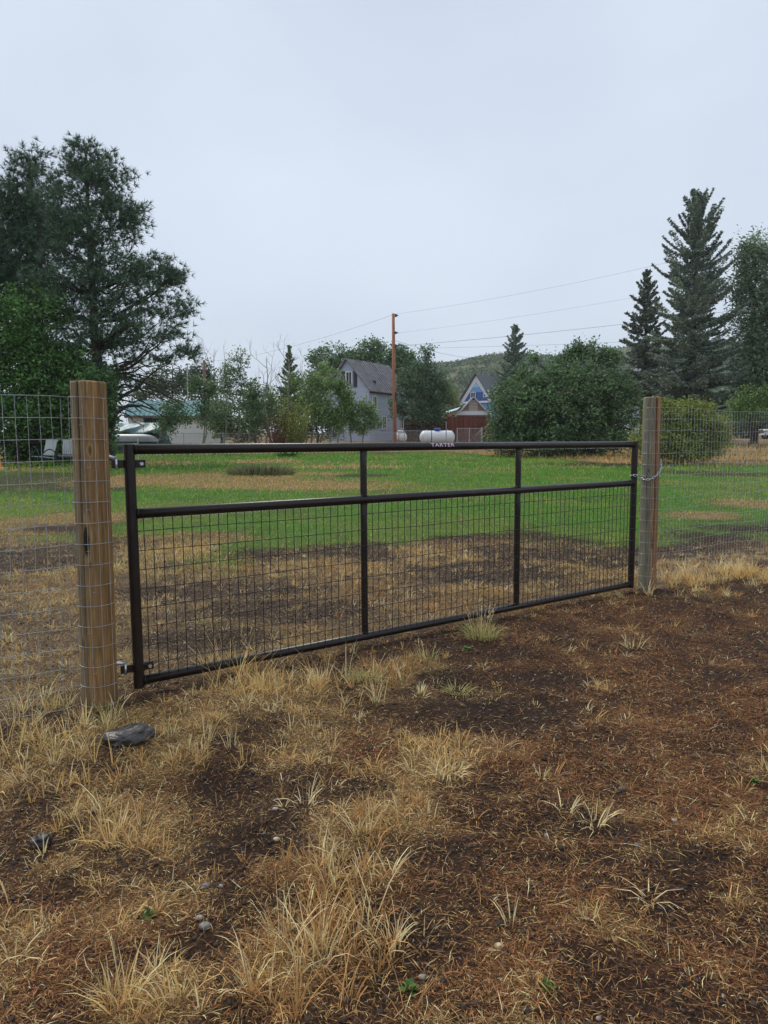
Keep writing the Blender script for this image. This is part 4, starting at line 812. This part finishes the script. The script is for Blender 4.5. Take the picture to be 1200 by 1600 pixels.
# teal-roofed cabin: long side faces the camera
cx0 = W(202, 690, 60)[0]; zg = float(gz(cx0, 60))
M_teal = mat('teal_metal', attr=True, rough=.7, spec=.2, nscale=1, namt=.1)
zr_, ze_ = W(250, 628, 63)[2], W(250, 651, 60)[2]
H2 = box_house('white_cabin', 'white clapboard cabin with ribbed teal metal roof', (cx0, 60), math.radians(90-12), 6.0, 8.4, zg, ze_+.1, zr_, (.80, .81, .77), (.11, .25, .27), roofm=M_teal, wallm=M_siding, rib=.4, ov=.3)
root, wl, rf, c0, a, b, up = H2; sn = -a
window(root, c0+b*2.05+up*(ze_-zg-.38), b, up, sn, 1.5, .42, (.1, .1, .1))
m = MB(); m.prism([c0+sn*.33-b*.3+up*(ze_-zg-.12), c0+sn*.37-b*.3+up*(ze_-zg-.12), c0+sn*.37-b*.3+up*(ze_-zg+.05), c0+sn*.33-b*.3+up*(ze_-zg+.05)], b*9.0, (.13, .10, .09)); m.build('fascia', M_vc, root)
# blue gabled house
Yb = 100; cB = W(770, 690, Yb); zg = float(gz(cB[0], Yb)); zt = W(743, 586, Yb)[2]; ze_ = W(770, 632, Yb)[2]
wgb = 5.9; tB = math.radians(38); Yb = 97
H3 = box_house('blue_house', 'steep gabled house painted in pale and deep blue bands', (W(772, 690, Yb)[0], Yb), tB, wgb, 9, zg, ze_, zt, (.16, .32, .62), (.13, .135, .145), ov=.5)
root, wl, rf, c0, a, b, up = H3; wg = wgb; zz = lambda py: W(743, py, 99)[2]-zg; hw = wg/2
def xw(h): he, hr = ze_-zg, zt-zg; return hw*(hr-h)/(hr-he) if h > he else hw
for y0, y1, cc_, nm in ((588, 605, (.46, .66, .88), 'pale_band'), (605, 613, (.22, .42, .76), 'blue_band'), (613, 631, (.06, .14, .42), 'deep_blue_band')):
    h1, h0 = zz(y0), zz(y1); m = MB(); q = c0+a*hw-b*.06; m.prism([q-a*xw(h0)+up*h0, q+a*xw(h0)+up*h0, q+a*xw(h1)+up*h1, q-a*xw(h1)+up*h1], b*.05, cc_); m.build(nm, M_vc, root)
m = MB(); q = c0+a*hw-b*.14
for sg in (1, -1): h0, h1 = zz(632), zz(586); m.prism([q+a*sg*xw(h0)+up*h0, q+a*sg*(xw(h0)-.6)+up*h0, q+a*sg*.0+up*(h1-.9), q+up*h1], b*.07, (.85, .88, .92))
m.prism([q-a*hw+up*zz(630), q+a*hw+up*zz(630), q+a*hw+up*zz(627), q-a*hw+up*zz(627)], b*.06, (.85, .88, .92)); m.build('barge_board', M_vc, root)
window(root, c0+a*(hw+.5)-b*.08+up*zz(618), a, up, -b, .75, .9)
window(root, c0+a*(hw-1.6)-b*.08+up*zz(616), a, up, -b, .75, .9)
# brown shed in front
Ys = 80; zg = float(gz(W(740, 690, Ys)[0], Ys)); xr, xl = W(766, 690, Ys)[0], W(712, 690, Ys)[0]
H4 = box_house('brown_shed', 'small pinkish brown gabled shed with pale roof before the blue house', (xr, Ys), math.radians(3), xr-xl, 4, zg, W(740, 652, Ys)[2], W(740, 621, Ys)[2], (.30, .19, .155), (.58, .56, .55), ov=.35)
root, wl, rf, c0, a, b, up = H4; zz = lambda py: W(743, py, Ys)[2]-zg; mid = (xr-xl)/2
m = MB()
for k in range(8): m.box(c0+a*mid-b*.03+up*(zz(642)+k*.17), (1.0, .06, .11), np.stack([a, b, up], 1), (.55, .52, .46))
m.build('louvre', M_vc, root)
m = MB(); m.prism([c0+a*0-b*.4+up*zz(649), c0+a*(xr-xl)-b*.4+up*zz(649), c0+a*(xr-xl)-b*.1+up*zz(643), c0-b*.1+up*zz(643)], up*.08, (.58, .56, .55)); m.build('porch_roof', M_vc, root)
# lean-to with white-blue tin roof and wood edge
Yk = 78; root = thing('lean_to', 'low lean-to with pale blue tin roof left of the brown shed', 'shed', W(704, 688, Yk)); p = lambda x, y, o=0: W(x, y, Yk+o)
m = MB(); m.prism([p(688, 649), p(714, 641), p(719, 637, 3), p(693, 645, 3)], (0, 0, .08), (.50, .62, .72)); m.build('roof', M_vc, root)
m = MB(); m.prism([p(696, 652), p(714, 646), p(714, 642.5), p(691, 650)], (0, .1, 0), (.36, .19, .09)); m.build('fascia', M_vc, root)
m = MB(); m.box(W(705, 668, Yk+1.6), (1.5, 2.6, 2.4), None, (.2, .11, .07)); m.build('wall', M_vc, root)
# house gable on the right
Yg = 92; xr, xl = W(1068, 690, Yg)[0], W(985, 690, Yg)[0]; zg = float(gz(xr, Yg))
H5 = box_house('gabled_house', 'pale blue white house gable half hidden by spruces at right', (xr, Yg), math.radians(5), xr-xl, 8, zg, W(985, 600, Yg)[2], W(1027, 556, Yg)[2], (.50, .56, .62), (.10, .105, .13), ov=.4)
root, wl, rf, c0, a, b, up = H5; window(root, c0+a*(xr-xl-3.6)+up*(W(1008, 600, Yg)[2]-zg), a, up, -b, .9, 2.0)
# red-brown board fence
def board_fence(x0, x1, Y0, ytop, colr, label, ybot=None, Y1=None):
    Y1 = Y1 or Y0; p0, p1 = W(x0, ytop, Y0), W(x1, ytop, Y1); z0 = float(gz(p0[0], Y0)); root = thing('board_fence', label, 'fence', (p0[0], Y0, z0)); d = p1-p0; d[2] = 0; L_ = np.linalg.norm(d); d /= L_; m = MB(); k = 0; rot = np.array([[d[0], -d[1], 0], [d[1], d[0], 0], [0, 0, 1]])
    while k < L_:
        q = p0+d*k; zt_ = p0[2]+(p1[2]-p0[2])*k/L_+R.normal(0, .02); zb = float(gz(q[0], q[1])); m.box((q[0], q[1]+R.normal(0, .006), (zt_+zb)/2), (.135, .025, zt_-zb), rot, np.array(colr)*R.uniform(.7, 1.25)); k += .145
    m.build('boards', M_wood, root); m = MB()
    for hh in (.5, 1.6): q = (p0+p1)/2; m.box((q[0], q[1]+.06, z0+hh), (L_, .05, .1), rot, np.array(colr)*.7)
    m.build('cross_rail', M_wood, root)
board_fence(632, 700, 70, 655, (.10, .035, .028), 'dark red brown board fence behind the propane tank')
board_fence(700.5, 772, 66, 651, (.15, .048, .034), 'brighter red board fence section below the brown shed')
board_fence(1105, 1146, 74, 648, (.28, .19, .13), 'weathered tan board fence behind the yellow shrub')
# ------------------------------------------------------------------ utility poles and wires
def pole(px, ytop, ybot, Yd, r, colr, label, gear=True):
    b = W(px, ybot, Yd); zg = float(gz(b[0], Yd)); t = W(px, ytop, Yd); t[0] -= .15; root = thing('utility_pole', label, 'utility pole', (b[0], Yd, zg)); m = MB()
    m.tube([(b[0], Yd, zg-.2), ((b[0]+t[0])/2, Yd, (zg+t[2])/2), t], [r, r*.87, r*.7], 14, colr); m.build('mast', mat('pole_wood', attr=True, rough=.8, nscale=5, namt=.35, stretch=(5, 5, .4)), root, smooth=True)
    if gear:
        for py, s in ((493, .12), (520, .10), (541, .16), (580, .14), (617, .22), (624, .16)):
            m = MB(); q = W(px+1.5, py, Yd-.12); m.tube([q-np.array([0, 0, s]), q+np.array([0, 0, s])], .09, 8, (.05, .05, .055)); m.box(q+np.array([.1, 0, 0]), (.25, .12, .08), None, (.06, .06, .06)); m.build('insulator', M_vc, root)
        m = MB(); m.tube([W(px-2.2, y_, Yd-.2) for y_ in (500, 560, 640, 690)], .03, 5, (.25, .24, .22)); m.build('conduit', M_vc, root)
pole(617, 490, 692, 62, .19, (.42, .17, .09), 'tall orange brown utility pole beside the grey house')
pole(321, 563, 700, 74, .17, (.26, .11, .07), 'shorter reddish utility pole behind the leftmost bare tree', False)
b_ = W(293, 640, 80); root = thing('flue_pipe', 'thin white metal pipe rising above the teal roof', 'pipe', (b_[0], 80, float(gz(b_[0], 80)))); m = MB(); m.tube([(b_[0], 80, float(gz(b_[0], 80))), W(292.5, 570, 80)], .07, 8, (.5, .5, .5)); m.build('pipe', M_vc, root)
m = MB(); m.tube([W(292.5, 570, 80), W(292.5, 568, 80)], .12, 8, (.2, .2, .2)); m.build('cowl', M_vc, root)
M_line = mat('power_cable', (.12, .125, .14), .6)
def wire(A, B, sag, r, label):
    t = np.linspace(0, 1, 40)[:, None]; p = A+(B-A)*t; p[:, 2] -= (4*sag*t*(1-t))[:, 0]; m = MB(); m.tube(p, r, 5); m.build('power_line', M_line, None, label=label, cat='power line', group='overhead wires from the utility pole')
P0 = lambda y: W(616.5, y, 62)
wire(P0(491), W(1400, 315, 50), .75, .007, 'highest overhead wire climbing right from the pole top')
wire(P0(521), W(1400, 380, 50), .55, .006, 'second highest overhead wire, faint, running right')
wire(P0(541), W(1400, 450, 50), .35, .012, 'thick dark overhead cable, third from the top')
wire(P0(545), W(1400, 512, 50), .22, .008, 'lowest overhead wire crossing before the tall spruce')
wire(P0(532), W(752, 561, 99), .3, .014, 'service wire sloping down to the blue house')
wire(P0(491), W(300, 566, 120), 1.0, .010, 'highest wire running left from the pole top')
wire(P0(533), W(600, 543, 72), .1, .012, 'short service wire to the grey house roof')
# ------------------------------------------------------------------ chain-link fences
def chainlink(pts, h, label, step=3.0, bottom=.05):
    pts = np.array(pts, float); d = np.r_[0, np.cumsum(np.linalg.norm(np.diff(pts, axis=0), axis=1))]; at = lambda s: np.array([np.interp(s, d, pts[:, 0]), np.interp(s, d, pts[:, 1])])
    q = at(0); root = thing('chain_link_fence', label, 'fence', (q[0], q[1], float(gz(*q)))); s = 0; Lt_ = d[-1]
    def P(s, hh): q = at(s); return np.array([q[0], q[1], float(gz0(q[1]))+hh])
    for s in list(np.arange(0, Lt_, step))+[Lt_]:
        m = MB(); m.tube([P(s, -.1), P(s, h+.06)], .032, 7, (.42, .43, .43)); m.build('fence_post', M_vc, root)
    m = MB(); m.tube([P(s, h) for s in np.linspace(0, Lt_, 24)], .022, 6, (.40, .41, .42)); m.build('top_rail', M_vc, root)
    m = MB(); w_ = .075; k = 0
    for s in np.arange(-h, Lt_, w_):
        a0, a1 = max(s, 0), min(s+h, Lt_)
        m.tube([P(a0, (a0-s)*.97+.02), P(a1, (a1-s)*.97+.02)], .0028, 3, (.33, .34, .35), cap=False); m.tube([P(a0, h-(a0-s)*.97), P(a1, h-(a1-s)*.97)], .0028, 3, (.33, .34, .35), cap=False)
    m.build('link_mesh', M_vc, root)
gxf = lambda px, Y: (W(px, 700, Y)[0], Y)
chainlink([gxf(225, 53), gxf(420, 54.5), gxf(632, 56)], 1.15, 'long low chain link fence behind the aspens')
chainlink([gxf(632, 60), gxf(706, 60)], 1.25, 'short chain link run behind the white propane tank', 2.2)
chainlink([gxf(714, 56.5), gxf(752, 56.5), gxf(753, 61)], 1.5, 'taller chain link corner right of the propane tank', 1.0)
# ------------------------------------------------------------------ propane tanks
def lathe(prof, c, axis_, n=28):
    prof = np.array(prof); ax_ = np.array(axis_, float); ax_ /= np.linalg.norm(ax_); u = np.cross(ax_, [0, 0, 1]); u /= np.linalg.norm(u); w_ = np.cross(u, ax_); V = []
    for s, r in prof:
        for k in range(n): a = 2*PI*k/n; V.append(np.array(c)+ax_*s+u*r*math.cos(a)+w_*r*math.sin(a))
    f = [(i*n+j, i*n+(j+1) % n, (i+1)*n+(j+1) % n, (i+1)*n+j) for i in range(len(prof)-1) for j in range(n)]; return np.array(V), f
def tank(px, Yd, L_, r, label, lid, rz=0):
    p = W(px, 690, Yd); zg = float(gz(p[0], Yd)); c = np.array([p[0], Yd, zg+.2+r]); root = thing('propane_tank', label, 'tank', (p[0], Yd, zg)); hl = L_/2-r*.75
    th = np.linspace(PI/2, 0, 9); prof = [(-hl-r*.75*math.sin(x), r*math.cos(x)) for x in th]+[(hl+r*.75*math.sin(x), r*math.cos(x)) for x in th[::-1]]; d = (math.cos(rz), math.sin(rz), 0)
    v, f = lathe(prof, c, d); m = MB(); m.add(v, f, (.78, .79, .80)); m.build('vessel', M_vcs, root, smooth=True)
    m = MB(); v, f = lathe([(-.0, r+.005), (.03, r+.012), (.06, r+.005)], c-np.array(d)*L_*.18, d); m.add(v, f, (.1, .1, .12)); m.build('strap', M_vc, root)
    m = MB(); q = c+np.array([0, 0, r]); v, f = lathe([(-.32, .01), (-.32, .26), (.02, .30), (.12, .22), (.15, .01)], (0, 0, 0), (1, 0, 0)) if False else (None, None)
    m.tube([q-np.array([0, 0, .08]), q+np.array([0, 0, .16]), q+np.array([0, 0, .22])], [.30, .29, .18], 20, lid); m.build('valve_lid', M_vcs, root, smooth=False)
    for s in (-1, 1):
        m = MB(); m.box(c+np.array(d)*s*L_*.28-np.array([0, 0, r+.02]), (.2, .75*r*2, .4), None, (.3, .3, .3)); m.build('support_block', M_vc, root)
        m = MB(); q = c+np.array(d)*s*L_*.30+np.array([0, 0, r+.02]); m.tube([q-np.array([0, 0, .06]), q+np.array([0, 0, .07])], .035, 6, (.6, .6, .6)); m.build('lifting_lug', M_vc, root)
tank(683, 57.5, 2.95, .56, 'long white propane tank with blue lid behind the gate', (.03, .07, .26))
tank(626, 64, 1.2, .42, 'small white tank half hidden behind the utility pole', (.6, .6, .6))
# fence post in front of tank
p = W(697, 690, 55.5); m = MB(); m.tube([(p[0], p[1], float(gz0(55.5))-.1), (p[0], p[1], W(697, 660, 55.5)[2])], .035, 7, (.35, .35, .34)); rr_ = thing('steel_post', 'single grey steel post in front of the white propane tank', 'post', (p[0], p[1], float(gz0(55.5)))); m.build('shaft', M_vc, rr_)
m = MB(); m.tube([W(697, 660, 55.5), W(697, 659, 55.5)], .05, 8, (.4, .4, .4)); m.build('cap', M_vc, rr_)
# white wagon-wheel ornament
c = W(777, 668.5, 50); zg = float(gz(c[0], 50)); root = thing('wheel_ornament', 'white spoked wheel ornament on a dark stake by the largest bush', 'ornament', (c[0], 50, zg)); rr = .36; m = MB(); a = np.linspace(0, 2*PI, 25); m.tube([c+np.array([math.cos(x)*rr, 0, math.sin(x)*rr]) for x in a], .03, 6, (.72, .72, .70), cap=False); m.tube([c+np.array([math.cos(x)*rr*.3, 0, math.sin(x)*rr*.3]) for x in a], .025, 6, (.72, .72, .70), cap=False); m.build('rim', M_vc, root)
m = MB()
for k in range(10): x = 2*PI*k/10; m.tube([c+np.array([math.cos(x)*.1, 0, math.sin(x)*.1]), c+np.array([math.cos(x)*rr, 0, math.sin(x)*rr])], [.035, .022], 5, (.70, .70, .68))
m.build('spokes', M_vc, root); m = MB(); m.tube([(c[0], 50.05, zg-.1), c+np.array([0, .05, 0])], .025, 6, (.06, .05, .04)); m.build('stake', M_vc, root)
# ------------------------------------------------------------------ tarp heap, canoe, pipe rack
Yt = 47; zg = float(gz(W(215, 700, Yt)[0], Yt)); root = thing('tarp_heap', 'boat shaped heap under dark green and pale teal tarpaulins', 'tarp', (W(215, 700, Yt)[0], Yt, zg))
def heap(outl, Yc, dep, colr, name, seed, root):
    # outl: list (px, top py) ; surface draped over a rounded section
    nu, nv = 60, 16; V = []; pxs = np.linspace(outl[0][0], outl[-1][0], nu)
    for px in pxs:
        py = np.interp(px, [o[0] for o in outl], [o[1] for o in outl])
        t = W(px, py, Yc); h = t[2]-zg
        for j in range(nv):
            a = PI*j/(nv-1); k = math.sin(a)**.55; fold = .06*math.sin(px*.55+3*math.cos(a)+seed)+.05*mnoise.noise(Vector((px*.15, a*2, seed)))
            V.append((t[0], Yc-dep*math.cos(a)*(1+fold), zg-.05+max(h, .03)*k*(1+fold*.5)))
    f = [(i*nv+j, i*nv+j+1, (i+1)*nv+j+1, (i+1)*nv+j) for i in range(nu-1) for j in range(nv-1)]+[tuple(range(nv)), tuple((nu-1)*nv+j for j in range(nv))]
    m = MB(); m.add(V, f, colr); m.build(name, mat('tarpaulin', attr=True, rough=.5, nscale=3, namt=.3, bump=.05, bscale=4), root, smooth=True)
heap([(120, 670), (160, 664), (200, 664), (225, 663), (245, 664), (256, 674), (266, 694), (272, 711)], Yt, 1.1, (.022, .062, .055), 'dark_tarp', 1, root)
# teal sheet on top
m = MB(); nu, nv = 50, 10; V = []
for i in range(nu):
    px = 165+(250-165)*i/(nu-1)
    for j in range(nv):
        s = j/(nv-1); py = 661+s*16+.9*math.sin(px*.10+s*5)+.35*math.sin(px*.33+s*3); V.append(W(px, py, Yt-.5-1.0*math.sin(s*PI/2)+.10*math.sin(px*.16+s*7)))
m.add(V, [(i*nv+j, i*nv+j+1, (i+1)*nv+j+1, (i+1)*nv+j) for i in range(nu-1) for j in range(nv-1)], (.13, .24, .25)); tq = m.build('teal_sheet', mat('teal_tarpaulin', attr=True, rough=.45, nscale=2, namt=.3, bump=.04, bscale=3), root, smooth=True); so_m = tq.modifiers.new('thick', 'SOLIDIFY'); so_m.thickness = .02
# upside-down canoe
Yc = 44.5; c = W(205, 684, Yc); root = thing('canoe', 'upside-down silver grey canoe lying against the green tarp', 'canoe', (c[0], Yc, c[2])); nu, nv = 40, 12; V = []; L2 = 41*Yc/F
for i in range(nu):
    u = -1+2*i/(nu-1); wq = .40*(1-abs(u)**3.2)**.6+.01; hq = .50*(1-abs(u)**6*.75); 
    for j in range(nv): a = PI*j/(nv-1); V.append((c[0]+u*L2*1.25-.35, Yc-wq*math.cos(a), c[2]-.26+hq*math.sin(a)**.7))
m = MB(); m.add(V, [(i*nv+j, i*nv+j+1, (i+1)*nv+j+1, (i+1)*nv+j) for i in range(nu-1) for j in range(nv-1)], (.36, .36, .36)); m.build('hull', mat('dull_aluminium', attr=True, rough=.45, metal=.3, nscale=3, namt=.15), root, smooth=True)
m = MB()
for sy in (-1, 1): m.tube([(c[0]+u*L2*1.25-.35, Yc+sy*(.41*(1-abs(u)**3.2)**.6+.01), c[2]-.26) for u in np.linspace(-1, 1, 20)], .025, 5, (.12, .11, .11))
m.build('gunwale', M_vc, root)
m = MB(); 
for sx in (-1.0, .6): m.box((c[0]+sx-.35, Yc, (c[2]-.29+zg)/2), (.12, .8, c[2]-.3-zg), None, (.12, .10, .08))
t_ = thing('canoe_trestle', 'dark timber blocks holding up the silver canoe', 'trestle', (c[0]-.35, Yc, zg)); m.build('blocks', M_wood, t_)
# white pipe rack
Yr = 34; p = lambda x, y: W(x, y, Yr); root = thing('pipe_rack', 'thin white pipe stand on the grass before the tarp heap', 'stand', p(216, 722)); zgr = float(gz(p(216, 722)[0], Yr)); m = MB()
pb = p(216, 722); pb[2] = zgr-.05
m.tube([pb, p(216, 704), p(215, 685)], .028, 7, (.70, .72, .74)); m.build('upright', M_vc, root)
m = MB(); m.tube([p(172, 694), p(206, 694)], .022, 7, (.68, .70, .72)); m.tube([p(206, 694), p(216, 693)], .022, 7, (.68, .70, .72)); m.tube([p(209, 698), p(216, 698)], .02, 6, (.68, .7, .72)); m.tube([(p(172, 694)[0], Yr, zgr-.05), p(172, 694)], .025, 6, (.6, .62, .64)); m.build('crossbar', M_vc, root)
# ------------------------------------------------------------------ garden seats under the left tree
def seat(px, py, Yd, w_, label, hoop):
    b0 = W(px, py, Yd); zg = float(gz(b0[0], Yd)); c = np.array([b0[0], Yd, zg]); root = thing('garden_chair', label, 'chair', c, 'white garden chairs under the leafy tree'); wc = (.50, .52, .51); m = MB()
    for k in range(7): m.box(c+np.array([0, -.25+k*.08, .42-.012*k]), (w_*.9, .065, .03), None, wc)
    m.build('seat', M_vc, root); m = MB()
    for k in range(8): m.box(c+np.array([-w_*.45+w_*.9*(k+.5)/8, .33, .78]), (w_*.095, .03, .66), [[1, 0, 0], [0, .96, .26], [0, -.26, .96]], wc)
    m.box(c+np.array([0, .42, 1.10]), (w_*.95, .04, .08), None, wc); m.build('backrest', M_vc, root)
    for s in (-1, 1):
        m = MB(); x = s*w_*.47; a = np.linspace(-.25, PI+.25, 16)
        m.tube([c+np.array([x, .05-.38*math.cos(t), .22+.50*math.sin(t)]) for t in a], .026, 6, (.02, .02, .022)); m.tube([c+np.array([x, -.35, .03]), c+np.array([x, .45, .03])], .024, 6, (.02, .02, .022)); m.build('side_frame', M_vcs, root)
    if hoop:
        m = MB(); a = np.linspace(-.5, PI+.4, 20); m.tube([c+np.array([.05+.36*math.cos(t), -.42, .42+.42*math.sin(t)]) for t in a], .028, 6, (.015, .015, .017)); m.tube([c+np.array([-.15+.16*math.cos(t), -.42, .45+.2*math.sin(t)]) for t in a], .018, 6, (.015, .015, .017)); m.build('hoop', M_vcs, root)
    return root
ch1 = seat(68, 724, 29.5, .95, 'white slatted garden chair with black hoop frame, left of the pair', True); ch1.rotation_euler = (0, 0, -.6)
seat(107, 722, 30.5, .85, 'plain white slatted garden chair partly hidden by the brown gatepost', False)
# orange cone at the left edge
x, y, _ = W(-3, 732, 27.5); zg = float(gz(x, y)); root = thing('traffic_cone', 'orange cone on a white base at the left picture edge', 'cone', (x, y, zg)); m = MB(); m.tube([(x, y, zg+.04), (x, y, zg+.62)], [.17, .035], 18, (.75, .27, .04)); m.build('cone_body', M_vcs, root); m = MB(); m.box((x, y, zg+.02), (.46, .46, .045), None, (.7, .7, .7)); m.build('base_plate', M_vc, root)
# ------------------------------------------------------------------ white pickup at the right edge
Yv = 80; x0 = W(1189, 680, Yv)[0]; zg = float(gz(x0+2, Yv)); root = thing('pickup_truck', 'white pickup truck nose showing at the right picture edge', 'pickup', (x0+2.6, Yv, zg)); wc = (.74, .75, .77)
pr = [(0, .45), (0, .95), (.15, 1.12), (1.35, 1.22), (1.95, 1.80), (3.4, 1.82), (3.75, 1.25), (5.3, 1.25), (5.35, .5)]
m = MB(); m.prism([(x0+a, Yv-.95, zg+b) for a, b in pr], (0, 1.9, 0), wc); m.build('body', M_vcs, root)
m = MB(); m.prism([(x0+a, Yv-.965, zg+b) for a, b in [(1.55, 1.25), (2.05, 1.70), (3.3, 1.72), (3.55, 1.25)]], (0, 1.93, 0), (.02, .02, .03)); m.build('side_glass', M_glass, root)
m = MB(); m.prism([(x0-.03, Yv-.75, zg+.72), (x0-.03, Yv+.75, zg+.72), (x0-.03, Yv+.75, zg+1.0), (x0-.03, Yv-.75, zg+1.0)], (.06, 0, 0), (.03, .03, .03)); m.build('grille', M_vc, root)
m = MB(); m.box((x0-.05, Yv, zg+.55), (.16, 1.9, .2), None, (.6, .61, .62)); m.build('bumper', M_vcs, root)
for s in (-1, 1):
    m = MB(); m.box((x0+.12, Yv+s*.83, zg+.88), (.34, .26, .2), None, (.8, .82, .85)); m.build('headlight', M_vcs, root)
    for xx in (.95, 4.3):
        m = MB(); v, f = lathe([(-.12, .1), (-.12, .34), (-.09, .38), (.09, .38), (.12, .34), (.12, .1)], (x0+xx, Yv+s*.88, zg+.38), (0, 1, 0)); m.add(v, f, (.018, .018, .02)); wh = m.build('wheel', M_vc, root)
        m = MB(); v, f = lathe([(-.13, .01), (-.13, .2), (.13, .2), (.13, .01)], (x0+xx, Yv+s*.885, zg+.38), (0, 1, 0)); m.add(v, f, (.5, .5, .52)); m.build('hub_cap', M_vcs, wh)
print('objects', len(S.objects))

# ------------------------------------------------------------------ damp air
m = MB(); m.box((60, 340, 60), (2000, 900, 130)); hz = m.build('haze', M_vc, None, kind='stuff', label='faint damp grey haze over the far hill and trees', cat='haze')
hm = bpy.data.materials.new('haze_air'); hm.use_nodes = True; hn = hm.node_tree; hn.nodes.clear(); ho = hn.nodes.new('ShaderNodeOutputMaterial'); hv = hn.nodes.new('ShaderNodeVolumePrincipled')
hv.inputs['Color'].default_value = (.92, .96, 1, 1); hv.inputs['Density'].default_value = .0003; hn.links.new(hv.outputs[0], ho.inputs['Volume'])
hz.data.materials.clear(); hz.data.materials.append(hm)
